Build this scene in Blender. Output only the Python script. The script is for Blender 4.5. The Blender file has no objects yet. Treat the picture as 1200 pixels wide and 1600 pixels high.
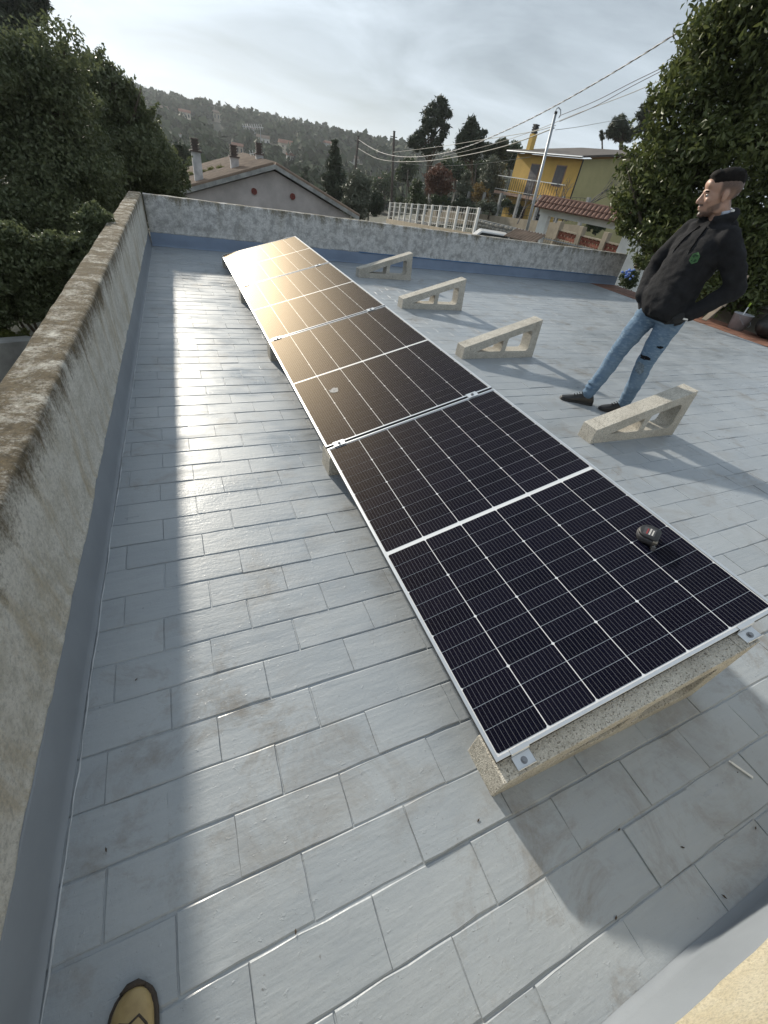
import bpy, bmesh, math, random
import numpy as np
from mathutils import Vector, Matrix, noise
from mathutils.bvhtree import BVHTree

SC = bpy.context.scene
COL = SC.collection
rad = math.radians
random.seed(7)

# ------------------------------------------------------------------ camera
CAM = Vector((-0.652, -0.211, 1.451))
RC = ((0.9136, -0.3829, 0.1369), (-0.1532, -0.6361, -0.7563), (0.3767, 0.6699, -0.6398))  # right, down, forward
FPX = 636.3            # focal length in pixels of a 1200 x 1600 frame
cd = bpy.data.cameras.new('camera')
cam = bpy.data.objects.new('camera', cd)
COL.objects.link(cam)
cd.sensor_fit = 'HORIZONTAL'
cd.sensor_width = 36.0
cd.lens = FPX / 1200 * 36
cd.clip_start = 0.02
cd.clip_end = 6000
r_, d_, f_ = (Vector(v).normalized() for v in RC)
mw = Matrix(((r_.x, -d_.x, -f_.x, CAM.x), (r_.y, -d_.y, -f_.y, CAM.y), (r_.z, -d_.z, -f_.z, CAM.z), (0, 0, 0, 1)))
cam.matrix_world = mw
SC.camera = cam

# ------------------------------------------------------------------ sky, sun, exposure
SUN = Vector((-0.45, 2.6, 1.0)).normalized()          # direction towards the sun
EL = math.asin(SUN.z)
AZ = math.atan2(SUN.x, SUN.y)
w = bpy.data.worlds.new('World')
SC.world = w
w.use_nodes = True
nt = w.node_tree
nt.nodes.clear()
sky = nt.nodes.new('ShaderNodeTexSky')
sky.sky_type = 'NISHITA'
sky.sun_disc = False
sky.sun_elevation = EL
sky.sun_rotation = AZ
sky.altitude = 200
sky.air_density = 1.0
sky.dust_density = 0.5
sky.ozone_density = 1.0
bg = nt.nodes.new('ShaderNodeBackground')
bg.inputs['Strength'].default_value = 0.086
wo = nt.nodes.new('ShaderNodeOutputWorld')
# thin high cloud: the sky's own light, whitened and broken up by stretched noise
tc = nt.nodes.new('ShaderNodeTexCoord')
mp = nt.nodes.new('ShaderNodeMapping')
mp.inputs['Scale'].default_value = (1.2, 1.0, 4.5)
mp.inputs['Rotation'].default_value = (0.1, 0.25, 0.4)
nz = nt.nodes.new('ShaderNodeTexNoise')
nz.inputs['Scale'].default_value = 2.3
nz.inputs['Detail'].default_value = 7
nz.inputs['Roughness'].default_value = 0.55
nz.inputs['Distortion'].default_value = 0.6
rp = nt.nodes.new('ShaderNodeMapRange')
rp.inputs['From Min'].default_value = 0.32
rp.inputs['From Max'].default_value = 0.68
rp.inputs['To Min'].default_value = 0.90
rp.inputs['To Max'].default_value = 1.0
bw = nt.nodes.new('ShaderNodeRGBToBW')
tint = nt.nodes.new('ShaderNodeMix')
tint.data_type = 'RGBA'
tint.blend_type = 'MULTIPLY'
tint.inputs[0].default_value = 1.0
tint.inputs[7].default_value = (1.0, 1.05, 1.10, 1)
veil = nt.nodes.new('ShaderNodeMix')            # even high haze under the cloud
veil.data_type = 'RGBA'
veil.inputs[0].default_value = 0.90
veil.inputs[7].default_value = (3.45, 4.0, 4.5, 1)
mx = nt.nodes.new('ShaderNodeMix')
mx.data_type = 'RGBA'
L = nt.links.new
L(tc.outputs['Generated'], mp.inputs['Vector'])
L(mp.outputs['Vector'], nz.inputs['Vector'])
L(nz.outputs['Fac'], rp.inputs['Value'])
L(sky.outputs['Color'], bw.inputs['Color'])
L(bw.outputs['Val'], tint.inputs[6])
L(rp.outputs['Result'], mx.inputs[0])
L(sky.outputs['Color'], mx.inputs[6])
L(tint.outputs[2], veil.inputs[6])
dens = nt.nodes.new('ShaderNodeMapRange')        # thicker and thinner cloud
dens.inputs['From Min'].default_value = 0.30
dens.inputs['From Max'].default_value = 0.70
dens.inputs['To Min'].default_value = 0.60
dens.inputs['To Max'].default_value = 1.30
cl = nt.nodes.new('ShaderNodeMix')
cl.data_type = 'RGBA'
cl.blend_type = 'MULTIPLY'
cl.inputs[0].default_value = 1.0
L(nz.outputs['Fac'], dens.inputs['Value'])
L(veil.outputs[2], cl.inputs[6])
L(dens.outputs['Result'], cl.inputs[7])
L(cl.outputs[2], mx.inputs[7])
L(mx.outputs[2], bg.inputs['Color'])
L(bg.outputs['Background'], wo.inputs['Surface'])

sl = bpy.data.lights.new('sun', 'SUN')
sl.energy = 3.0
sl.angle = rad(2.2)
sl.color = (1.0, 0.93, 0.80)
so = bpy.data.objects.new('sun', sl)
COL.objects.link(so)
so.rotation_euler = (-SUN).to_track_quat('-Z', 'Y').to_euler()
so.location = (0, 0, 30)

vs = SC.view_settings
vs.view_transform = 'Standard'
vs.look = 'None'
vs.gamma = 1
vs.exposure = 0.9
vs.use_curve_mapping = False
SC.cycles.max_bounces = 8
SC.cycles.transparent_max_bounces = 12
SC.cycles.use_denoising = True
SC.cycles.caustics_reflective = False
SC.cycles.caustics_refractive = False
SC.cycles.sample_clamp_indirect = 6

# ------------------------------------------------------------------ helpers
def raydir(u, v):
    a, b = (u - 600) / FPX, (v - 800) / FPX
    return (r_ * a + d_ * b + f_).normalized()

def at(u, v, d):
    """The point seen at pixel (u, v) of the photograph, d metres away over the ground."""
    k = raydir(u, v)
    return CAM + k * (d / math.hypot(k.x, k.y))

def aty(u, v, Y):
    k = raydir(u, v)
    return CAM + k * ((Y - CAM.y) / k.y)

def atz(u, v, Z=0.0):
    k = raydir(u, v)
    return CAM + k * ((Z - CAM.z) / k.z)

def mpp(u, v, d):
    return (at(u + 1, v, d) - at(u, v, d)).length

def tag(o, label=None, cat=None, group=None, kind=None):
    if label: o['label'] = label
    if cat: o['category'] = cat
    if group: o['group'] = group
    if kind: o['kind'] = kind
    return o

def link(name, me, mat=None, parent=None, smooth=False):
    o = bpy.data.objects.new(name, me)
    COL.objects.link(o)
    if mat is not None and len(me.materials) == 0:
        me.materials.append(mat)
    if parent is not None:
        o.parent = parent
    if smooth:
        me.polygons.foreach_set('use_smooth', [True] * len(me.polygons))
    return o

def empty(name, loc=(0, 0, 0), rz=0.0):
    o = bpy.data.objects.new(name, None)
    o.empty_display_size = 0.1
    COL.objects.link(o)
    o.location = loc
    o.rotation_euler = (0, 0, rz)
    return o

class MB:
    def __init__(s):
        s.v = []; s.f = []
    def add(s, vs_, fs_):
        b = len(s.v)
        s.v += [tuple(x) for x in vs_]
        s.f += [tuple(b + i for i in f) for f in fs_]
        return s
    def box(s, lo, hi, M=None):
        x0, y0, z0 = lo; x1, y1, z1 = hi
        vs_ = [Vector(p) for p in ((x0,y0,z0),(x1,y0,z0),(x1,y1,z0),(x0,y1,z0),(x0,y0,z1),(x1,y0,z1),(x1,y1,z1),(x0,y1,z1))]
        if M is not None: vs_ = [M @ p for p in vs_]
        return s.add(vs_, [(0,3,2,1),(4,5,6,7),(0,1,5,4),(1,2,6,5),(2,3,7,6),(3,0,4,7)])
    def bar(s, a, b, wd, ht, up=(0, 0, 1)):
        a = Vector(a); b = Vector(b); t = (b - a).normalized()
        sd = t.cross(Vector(up))
        if sd.length < 1e-4: sd = t.cross(Vector((1, 0, 0)))
        sd.normalize(); u = sd.cross(t).normalized()
        vs_ = []
        for p in (a, b):
            for i, j in ((-1,-1),(1,-1),(1,1),(-1,1)):
                vs_.append(p + sd * i * wd / 2 + u * j * ht / 2)
        return s.add(vs_, [(3,2,1,0),(4,5,6,7),(0,1,5,4),(1,2,6,5),(2,3,7,6),(3,0,4,7)])
    def tube(s, pts, rs, n=8, caps=True):
        pts = [Vector(p) for p in pts]
        if not hasattr(rs, '__len__'): rs = [rs] * len(pts)
        base = len(s.v); ref = None
        for i, p in enumerate(pts):
            t = (pts[min(i+1, len(pts)-1)] - pts[max(i-1, 0)]).normalized()
            if ref is None:
                ref = t.cross(Vector((0, 0, 1)))
                if ref.length < 0.05: ref = t.cross(Vector((1, 0, 0)))
            ref = (ref - t * ref.dot(t)).normalized()
            bi = t.cross(ref)
            for k in range(n):
                a = 2 * math.pi * k / n
                s.v.append(tuple(p + ref * math.cos(a) * rs[i] + bi * math.sin(a) * rs[i]))
        for i in range(len(pts) - 1):
            for k in range(n):
                a = base + i * n + k; b = base + i * n + (k + 1) % n
                s.f.append((a, b, b + n, a + n))
        if caps:
            s.f.append(tuple(base + k for k in range(n))[::-1])
            s.f.append(tuple(base + (len(pts) - 1) * n + k for k in range(n)))
        return s
    def prism(s, poly, off):
        n = len(poly); off = Vector(off)
        p = [Vector(q) for q in poly]
        return s.add(p + [q + off for q in p], [tuple(range(n))[::-1], tuple(range(n, 2*n))] + [(i, (i+1) % n, n + (i+1) % n, n + i) for i in range(n)])
    def ell(s, c, r, n=14, m=9, M=None):
        c = Vector(c); vs_ = []
        for j in range(m + 1):
            th = math.pi * j / m
            for i in range(n):
                ph = 2 * math.pi * i / n
                q = Vector((r[0]*math.sin(th)*math.cos(ph), r[1]*math.sin(th)*math.sin(ph), r[2]*math.cos(th)))
                if M is not None: q = M @ q
                vs_.append(c + q)
        fs_ = []
        for j in range(m):
            for i in range(n):
                fs_.append((j*n+i, (j+1)*n+i, (j+1)*n+(i+1)%n, j*n+(i+1)%n))
        return s.add(vs_, fs_)
    def mesh(s, name):
        me = bpy.data.meshes.new(name)
        me.from_pydata(s.v, [], s.f)
        me.validate(); me.update()
        return me
    def build(s, name, mat, parent=None, smooth=False):
        return link(name, s.mesh(name), mat, parent, smooth)

def np_mesh(name, V, F):
    """V (n,3), F (m,k) with equal face sizes"""
    me = bpy.data.meshes.new(name)
    k = F.shape[1]
    me.vertices.add(len(V)); me.vertices.foreach_set('co', V.astype(np.float32).ravel())
    me.loops.add(F.size); me.loops.foreach_set('vertex_index', F.astype(np.int32).ravel())
    me.polygons.add(len(F))
    me.polygons.foreach_set('loop_start', np.arange(0, F.size, k, dtype=np.int32))
    me.update(calc_edges=True)
    return me

def bevel_mesh(me, wdt, seg=1):
    bm = bmesh.new(); bm.from_mesh(me)
    bmesh.ops.remove_doubles(bm, verts=bm.verts, dist=1e-5)
    bmesh.ops.bevel(bm, geom=[e for e in bm.edges if e.calc_face_angle(0) > 0.5], offset=wdt, segments=seg, affect='EDGES', profile=0.5)
    bm.to_mesh(me); bm.free()
    return me

def remesh(me, voxel, smooth_it=6, fac=0.5):
    o = bpy.data.objects.new('tmp', me); COL.objects.link(o)
    m = o.modifiers.new('r', 'REMESH'); m.mode = 'VOXEL'; m.voxel_size = voxel
    if smooth_it:
        s = o.modifiers.new('s', 'SMOOTH'); s.iterations = smooth_it; s.factor = fac
    dg = bpy.context.evaluated_depsgraph_get(); dg.update()
    out = bpy.data.meshes.new_from_object(o.evaluated_get(dg))
    bpy.data.objects.remove(o)
    out.polygons.foreach_set('use_smooth', [True] * len(out.polygons))
    return out

# ------------------------------------------------------------------ materials
def newmat(name):
    m = bpy.data.materials.new(name); m.use_nodes = True
    n = m.node_tree
    return m, n, n.nodes['Principled BSDF']

def node(n, t, **kw):
    x = n.nodes.new(t)
    for k, v in kw.items():
        if k in x.inputs: x.inputs[k].default_value = v
        else: setattr(x, k, v)
    return x

def coords(n, scale=(1, 1, 1), space='W', rot=(0, 0, 0)):
    if space == 'W':
        g = n.nodes.new('ShaderNodeNewGeometry'); out = g.outputs['Position']
    else:
        g = n.nodes.new('ShaderNodeTexCoord'); out = g.outputs['Object']
    m = n.nodes.new('ShaderNodeMapping')
    m.inputs['Scale'].default_value = scale; m.inputs['Rotation'].default_value = rot
    n.links.new(out, m.inputs['Vector'])
    return m.outputs['Vector']

def tnoise(n, vec, scale, detail=5, rough=0.55, dist=0.0):
    t = node(n, 'ShaderNodeTexNoise', Scale=scale, Detail=detail, Roughness=rough, Distortion=dist)
    n.links.new(vec, t.inputs['Vector'])
    return t.outputs['Fac']

def mrange(n, val, a, b, c=0.0, d=1.0):
    m = n.nodes.new('ShaderNodeMapRange')
    for i, x in zip(('From Min', 'From Max', 'To Min', 'To Max'), (a, b, c, d)): m.inputs[i].default_value = x
    n.links.new(val, m.inputs['Value'])
    return m.outputs['Result']

def mixc(n, fac, a, b, mode='MIX'):
    m = n.nodes.new('ShaderNodeMix'); m.data_type = 'RGBA'; m.blend_type = mode
    if isinstance(fac, (int, float)): m.inputs[0].default_value = fac
    else: n.links.new(fac, m.inputs[0])
    for i, x in ((6, a), (7, b)):
        if isinstance(x, tuple): m.inputs[i].default_value = (*x, 1)
        else: n.links.new(x, m.inputs[i])
    return m.outputs[2]

def math2(n, op, a, b=None):
    m = n.nodes.new('ShaderNodeMath'); m.operation = op
    for i, x in ((0, a), (1, b)):
        if x is None: continue
        if isinstance(x, (int, float)): m.inputs[i].default_value = x
        else: n.links.new(x, m.inputs[i])
    return m.outputs[0]

def bump(n, bs, h, strength=0.3, dist=0.01, prev=None):
    b = n.nodes.new('ShaderNodeBump')
    b.inputs['Strength'].default_value = strength; b.inputs['Distance'].default_value = dist
    n.links.new(h, b.inputs['Height'])
    if prev is not None: n.links.new(prev, b.inputs['Normal'])
    n.links.new(b.outputs['Normal'], bs.inputs['Normal'])
    return b.outputs['Normal']

def plain(name, c, rough=0.6, metal=0.0, var=0.25, scale=6.0, bmp=0.15, bd=0.004, space='W', spec=0.5):
    """one colour with uneven tone, slight wear and fine relief"""
    m, n, b = newmat(name)
    v = coords(n, space=space)
    t = tnoise(n, v, scale, 6, 0.6)
    col = mixc(n, mrange(n, t, 0.3, 0.7), tuple(x * (1 - var) for x in c), tuple(min(1, x * (1 + var)) for x in c))
    n.links.new(col, b.inputs['Base Color'])
    b.inputs['Roughness'].default_value = rough; b.inputs['Metallic'].default_value = metal
    b.inputs['Specular IOR Level'].default_value = spec
    if bmp: bump(n, b, tnoise(n, v, scale * 9, 4), bmp, bd)
    return m

def leafmat(name, c1, c2, rough=0.5, trans=0.25, spec=0.5):
    m, n, b = newmat(name)
    g = n.nodes.new('ShaderNodeNewGeometry')
    t = tnoise(n, coords(n), 0.7, 3)
    f = math2(n, 'ADD', math2(n, 'MULTIPLY', g.outputs['Random Per Island'], 0.6), math2(n, 'MULTIPLY', t, 0.4))
    col = mixc(n, f, c1, c2)
    n.links.new(col, b.inputs['Base Color'])
    b.inputs['Roughness'].default_value = rough
    b.inputs['Specular IOR Level'].default_value = spec
    if trans:
        tr = n.nodes.new('ShaderNodeBsdfTranslucent'); n.links.new(col, tr.inputs['Color'])
        ms = n.nodes.new('ShaderNodeMixShader'); ms.inputs[0].default_value = trans
        out = n.nodes['Material Output']
        n.links.new(b.outputs[0], ms.inputs[1]); n.links.new(tr.outputs[0], ms.inputs[2]); n.links.new(ms.outputs[0], out.inputs['Surface'])
    return m

MAT = {}
# grey roof paint with brush marks, scuffs and rusty stains
def roof_paint(name, tile=True):
    m, n, b = newmat(name)
    v = coords(n)
    vb = coords(n, (3, 26, 26))
    big = tnoise(n, v, 1.3, 5, 0.6)
    brush = tnoise(n, vb, 2.2, 5, 0.6, 0.4)
    base = mixc(n, mrange(n, big, 0.3, 0.7), (0.258, 0.286, 0.314), (0.350, 0.374, 0.394))
    base = mixc(n, math2(n, 'MULTIPLY', mrange(n, brush, 0.35, 0.75), 0.4), base, (0.40, 0.423, 0.443))
    if tile:
        oi = n.nodes.new('ShaderNodeNewGeometry')
        ob = n.nodes.new('ShaderNodeObjectInfo')
        tone = math2(n, 'FRACT', math2(n, 'ADD', oi.outputs['Random Per Island'], ob.outputs['Random']))
        base = mixc(n, math2(n, 'MULTIPLY', tone, 0.36), base, (0.23, 0.258, 0.29))
    st = mrange(n, tnoise(n, v, 3.4, 9, 0.76, 0.5), 0.50, 0.66)
    st2 = mrange(n, tnoise(n, v, 1.1, 4), 0.40, 0.60)
    st = math2(n, 'MULTIPLY', math2(n, 'MULTIPLY', st, st2), 0.80)
    base = mixc(n, st, base, (0.185, 0.165, 0.140))
    sc = mrange(n, tnoise(n, coords(n, (14, 60, 60), rot=(0, 0, 0.5)), 1.0, 6, 0.7, 0.6), 0.66, 0.74)
    base = mixc(n, math2(n, 'MULTIPLY', sc, 0.35), base, (0.46, 0.475, 0.48))
    sp = mrange(n, tnoise(n, v, 55, 4, 0.65), 0.67, 0.73)
    base = mixc(n, math2(n, 'MULTIPLY', sp, 0.55), base, (0.12, 0.11, 0.10))
    n.links.new(base, b.inputs['Base Color'])
    b.inputs['Specular IOR Level'].default_value = 0.9
    rg = math2(n, 'ADD', mrange(n, tnoise(n, vb, 1.1, 4), 0.3, 0.7, -0.09, 0.09), mrange(n, tnoise(n, coords(n, (1, 1.8, 1)), 1.5, 6, 0.65, 0.5), 0.35, 0.65, 0.30, 0.58))
    n.links.new(rg, b.inputs['Roughness'])
    n1 = bump(n, b, brush, 0.28, 0.004)
    n2 = bump(n, b, tnoise(n, v, 70, 3, 0.6), 0.32, 0.0028, n1)
    bump(n, b, mrange(n, tnoise(n, v, 48, 3, 0.6), 0.64, 0.74), 0.30, 0.003, n2)
    return m
MAT['paint'] = roof_paint('roof_paint')
MAT['skirt'] = plain('skirting_paint', (0.22, 0.24, 0.265), 0.5, var=0.10, scale=3, bmp=0.15)
MAT['skirt_blue'] = plain('skirting_paint_blue', (0.19, 0.245, 0.34), 0.5, var=0.12, scale=3, bmp=0.15)

def old_plaster(name, light, dark, ochre, top, dark_amt=0.5, streak=0.6, top_z=0.62, rough_bump=0.7, grain=90):
    m, n, b = newmat(name)
    v = coords(n)
    blot = tnoise(n, v, 9, 9, 0.72, 0.2)
    stk = tnoise(n, coords(n, (7, 7, 1.6)), 1.0, 7, 0.66, 0.4)
    fine = tnoise(n, v, grain, 6, 0.8)
    vo = node(n, 'ShaderNodeTexVoronoi', Scale=grain * 1.6); n.links.new(v, vo.inputs['Vector'])
    c = mixc(n, mrange(n, blot, 0.44, 0.60, 0, dark_amt), light, dark)
    c = mixc(n, math2(n, 'MULTIPLY', mrange(n, stk, 0.50, 0.68), streak), c, ochre)
    c = mixc(n, mrange(n, fine, 0.46, 0.64, 0.0, 0.55), c, tuple(x * 0.42 for x in light))
    c = mixc(n, mrange(n, fine, 0.30, 0.42, 0.35, 0.0), c, tuple(min(0.8, x * 1.25) for x in light))
    pos = n.nodes.new('ShaderNodeNewGeometry'); sx = n.nodes.new('ShaderNodeSeparateXYZ')
    n.links.new(pos.outputs['Position'], sx.inputs[0])
    edge = math2(n, 'ADD', sx.outputs['Z'], mrange(n, stk, 0.3, 0.7, -0.07, 0.12))
    edge = math2(n, 'ADD', edge, mrange(n, fine, 0.3, 0.7, -0.05, 0.05))
    tm = mrange(n, edge, top_z - 0.05, top_z + 0.07)
    lich = mixc(n, mrange(n, tnoise(n, v, 30, 9, 0.8), 0.38, 0.62), top, tuple(x * 0.36 for x in top))
    lich = mixc(n, mrange(n, tnoise(n, v, 11, 6, 0.75), 0.58, 0.70, 0, 0.28), lich, (0.29, 0.275, 0.24))
    lich = mixc(n, mrange(n, tnoise(n, v, 45, 5, 0.75), 0.60, 0.66, 0, 0.7), lich, (0.30, 0.21, 0.09))
    c = mixc(n, math2(n, 'MULTIPLY', tm, 0.94), c, lich)
    n.links.new(c, b.inputs['Base Color'])
    b.inputs['Roughness'].default_value = 0.95
    b.inputs['Specular IOR Level'].default_value = 0.1
    n1 = bump(n, b, fine, rough_bump, 0.012)
    n2 = bump(n, b, vo.outputs['Distance'], 0.35, 0.004, n1)
    bump(n, b, blot, 0.35, 0.012, n2)
    return m
MAT['wall_left'] = old_plaster('old_plaster_left', (0.80, 0.765, 0.69), (0.55, 0.515, 0.43), (0.48, 0.37, 0.20), (0.195, 0.152, 0.095), 0.6, 0.65, 0.625, 1.0, 70)
MAT['wall_back'] = old_plaster('old_plaster_back', (0.66, 0.65, 0.63), (0.19, 0.185, 0.18), (0.40, 0.37, 0.31), (0.24, 0.21, 0.15), 0.62, 0.25, 0.66, 0.6, 50)
MAT['wall_near'] = old_plaster('old_plaster_near', (0.86, 0.78, 0.60), (0.72, 0.62, 0.42), (0.62, 0.50, 0.30), (0.45, 0.38, 0.26), 0.5, 0.3, 0.8, 1.0, 120)

def concrete(name, c, c2):
    m, n, b = newmat(name)
    v = coords(n, space='O')
    vo = node(n, 'ShaderNodeTexVoronoi', Scale=240.0); n.links.new(v, vo.inputs['Vector'])
    sx = n.nodes.new('ShaderNodeSeparateColor'); n.links.new(vo.outputs['Color'], sx.inputs[0])
    col = mixc(n, mrange(n, sx.outputs[0], 0.2, 0.9), c, c2)
    col = mixc(n, mrange(n, sx.outputs[1], 0.80, 0.95, 0, 0.75), col, (0.15, 0.135, 0.11))
    col = mixc(n, mrange(n, tnoise(n, coords(n), 4.5, 7, 0.7), 0.45, 0.72, 0, 0.6), col, (0.25, 0.225, 0.185))
    col = mixc(n, mrange(n, tnoise(n, coords(n, space='W'), 60, 4, 0.6), 0.66, 0.70, 0, 0.75), col, (0.10, 0.09, 0.08))
    n.links.new(col, b.inputs['Base Color'])
    b.inputs['Roughness'].default_value = 0.92; b.inputs['Specular IOR Level'].default_value = 0.2
    n1 = bump(n, b, vo.outputs['Distance'], 0.5, 0.004)
    bump(n, b, tnoise(n, v, 45, 4), 0.4, 0.005, n1)
    return m
MAT['concrete'] = concrete('vibrated_concrete', (0.62, 0.585, 0.52), (0.47, 0.44, 0.38))
MAT['grey_conc'] = plain('grey_concrete', (0.33, 0.325, 0.31), 0.9, var=0.35, scale=3, bmp=0.3, bd=0.01)
MAT['alu'] = plain('aluminium', (0.72, 0.73, 0.74), 0.32, 0.9, 0.06, 20, 0.05, 0.001, 'O')
MAT['alu_shaded'] = plain('frame_side', (0.05, 0.05, 0.053), 0.45, 0.3, 0.08, 20, 0.05, 0.001, 'O')  # anodised frame side, its shade below the lip put into the dark colour
MAT['steel'] = plain('bolt_steel', (0.30, 0.30, 0.31), 0.35, 0.9, 0.1, 40, 0, 0, 'O')
MAT['backsheet'] = plain('white_backsheet', (0.72, 0.73, 0.75), 0.5, 0, 0.03, 5, 0, 0, 'O')
MAT['white'] = plain('white_paint', (0.74, 0.73, 0.70), 0.6, var=0.10, scale=2)
MAT['whitewash'] = plain('whitewash', (0.80, 0.785, 0.74), 0.85, var=0.15, scale=1.5, bmp=0.3, bd=0.01)
MAT['black'] = plain('black_plastic', (0.018, 0.018, 0.019), 0.45, var=0.3, scale=30, bmp=0.1, bd=0.001)
MAT['asphalt'] = plain('asphalt', (0.06, 0.06, 0.06), 0.9, var=0.3, scale=2, bmp=0.3)

# solar cell: near-black blue with fine silver contact wires
def cell_mat():
    m, n, b = newmat('solar_cell')
    t = n.nodes.new('ShaderNodeTexCoord'); sx = n.nodes.new('ShaderNodeSeparateXYZ')
    n.links.new(t.outputs['Object'], sx.inputs[0])
    k = math2(n, 'FRACT', math2(n, 'ADD', math2(n, 'MULTIPLY', sx.outputs['X'], 1 / 0.0152), 0.5))
    d = math2(n, 'ABSOLUTE', math2(n, 'SUBTRACT', k, 0.5))
    ln = mrange(n, d, 0.030, 0.050, 1.0, 0.0)
    r = n.nodes.new('ShaderNodeObjectInfo')
    base = mixc(n, r.outputs['Random'], (0.0042, 0.0045, 0.011), (0.0065, 0.0065, 0.015))
    spk = mrange(n, tnoise(n, coords(n), 420, 2), 0.70, 0.78)
    base = mixc(n, math2(n, 'MULTIPLY', spk, 0.05), base, (0.4, 0.4, 0.45))
    c = mixc(n, math2(n, 'MULTIPLY', ln, 0.30), base, (0.36, 0.37, 0.42))
    n.links.new(c, b.inputs['Base Color'])
    b.inputs['Roughness'].default_value = 0.6; b.inputs['Specular IOR Level'].default_value = 0.0
    return m
MAT['cell'] = cell_mat()

def glass_mat(name, rough=0.1, ior=1.45, tint=(1, 1, 1), gl=(1, 1, 1), dust=0.0):
    m = bpy.data.materials.new(name); m.use_nodes = True
    n = m.node_tree; n.nodes.clear()
    out = n.nodes.new('ShaderNodeOutputMaterial')
    tr = n.nodes.new('ShaderNodeBsdfTransparent'); tr.inputs[0].default_value = (*tint, 1)
    g = n.nodes.new('ShaderNodeBsdfGlossy'); g.inputs['Color'].default_value = (*gl, 1)
    g.inputs['Roughness'].default_value = rough; g.distribution = 'BECKMANN'
    ge = n.nodes.new('ShaderNodeNewGeometry'); dp = n.nodes.new('ShaderNodeVectorMath'); dp.operation = 'DOT_PRODUCT'
    n.links.new(ge.outputs['Incoming'], dp.inputs[0]); n.links.new(ge.outputs['Normal'], dp.inputs[1])
    cs = math2(n, 'SUBTRACT', 1.0, math2(n, 'ABSOLUTE', dp.outputs['Value']))
    f0 = ((ior - 1) / (ior + 1)) ** 2
    fr = math2(n, 'ADD', f0, math2(n, 'MULTIPLY', (1 - f0) * 0.36, math2(n, 'POWER', cs, 3.8)))      # reflectance, the same from either side
    ms = n.nodes.new('ShaderNodeMixShader')
    n.links.new(fr, ms.inputs[0]); n.links.new(tr.outputs[0], ms.inputs[1]); n.links.new(g.outputs[0], ms.inputs[2])
    if dust:
        df = n.nodes.new('ShaderNodeBsdfDiffuse'); df.inputs[0].default_value = (0.5, 0.42, 0.3, 1)
        m2 = n.nodes.new('ShaderNodeMixShader')
        dn = mrange(n, tnoise(n, coords(n), 1.6, 6, 0.65), 0.3, 0.8, dust * 0.4, dust * 1.5)
        n.links.new(dn, m2.inputs[0])
        n.links.new(ms.outputs[0], m2.inputs[1]); n.links.new(df.outputs[0], m2.inputs[2])
        n.links.new(m2.outputs[0], out.inputs['Surface'])
    else:
        n.links.new(ms.outputs[0], out.inputs['Surface'])
    return m
MAT['solar_glass'] = glass_mat('solar_glass', 0.50, 1.16, gl=(1.0, 0.83, 0.62), dust=0.0)
MAT['window'] = plain('window_glass', (0.03, 0.035, 0.04), 0.08, var=0.1, bmp=0)

# ------------------------------------------------------------------ the roof terrace
def wall_x(y):            # foot of the long left parapet (not quite parallel to the tiles)
    return -1.178 + 0.0272 * y
Y_BACK, Y_NEAR, X_EDGE = 8.25, -0.545, 8.55
roof = tag(MB().box((-1.6, -0.95, -0.30), (X_EDGE, 8.45, -0.0032)).build('roof_floor', MAT['paint']), kind='structure')

# painted clay tiles in running bond: 150 x 310 mm
TP, TL = 0.1487, 0.310
def tile_mesh(seed, sealed=False):
    """one tile with an uneven, paint-softened outline: open joints along the rows, nearly closed ones at the ends"""
    rg = random.Random(seed)
    a, b = (TL / 2 - 0.0004, TP / 2 - 0.0007) if sealed else (TL / 2 - 0.0009, TP / 2 - 0.0023)
    P_ = []
    for (x0, y0), (x1, y1), n_ in (((-a, -b), (a, -b), 5), ((a, -b), (a, b), 3), ((a, b), (-a, b), 5), ((-a, b), (-a, -b), 3)):
        for k in range(n_):
            t = k / n_; P_.append((x0 + (x1 - x0) * t + rg.gauss(0, 0.0007), y0 + (y1 - y0) * t + rg.gauss(0, 0.0006)))
    n_ = len(P_); vs_ = [(x, y, -0.006) for x, y in P_] + [(x, y, -0.0016) for x, y in P_]
    for x, y in P_:
        ex = 0.0012 if abs(abs(x) - a) < 0.004 else 0.0
        ey = (rg.uniform(0.0010, 0.0030) if sealed else rg.uniform(0.0018, 0.0044)) if abs(abs(y) - b) < 0.004 else 0.0
        vs_.append((x - math.copysign(ex, x), y - math.copysign(ey, y), (-0.0004 if sealed else 0.0008) + rg.gauss(0, 0.00025)))
    fs_ = [tuple(range(2 * n_, 3 * n_))] + [(k * n_ + i, k * n_ + (i + 1) % n_, (k + 1) * n_ + (i + 1) % n_, (k + 1) * n_ + i) for k in (0, 1) for i in range(n_)]
    return vs_, fs_
TVAR = [tile_mesh(100 + i) for i in range(8)] + [tile_mesh(200 + i, True) for i in range(8)]     # the paint is thicker towards the open side
TME = []
for TV, TF in TVAR:
    tme = bpy.data.meshes.new('tile'); tme.from_pydata(TV, [], TF); tme.materials.append(MAT['paint']); TME.append(tme)
tiles = []
rng = random.Random(3)
y = Y_NEAR - 0.02; row = 0
while y < Y_BACK:
    x = -1.36 + (TL / 2 if row % 2 else 0) + rng.uniform(-0.012, 0.012)
    while x < X_EDGE - 0.02:
        tiles.append((x + TL / 2, y + TP / 2))
        x += TL
    y += TP; row += 1
def in_view(x, y):
    q = Vector((x, y, 0)) - CAM
    c = q.dot(f_)
    if c < 0.1: return None
    u, v = 600 + FPX * q.dot(r_) / c, 800 + FPX * q.dot(d_) / c
    if not (-30 < u < 1230 and 0 < v < 1640): return None
    if 0.1 < x < 1.0 and 0 < y < 7.1: return None
    if x < wall_x(y) - 0.1 or y > 8.2 or y < -0.6: return None
    return q.length
vis = sorted((d, t) for d, t in ((in_view(*t), t) for t in tiles) if d is not None)
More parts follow.
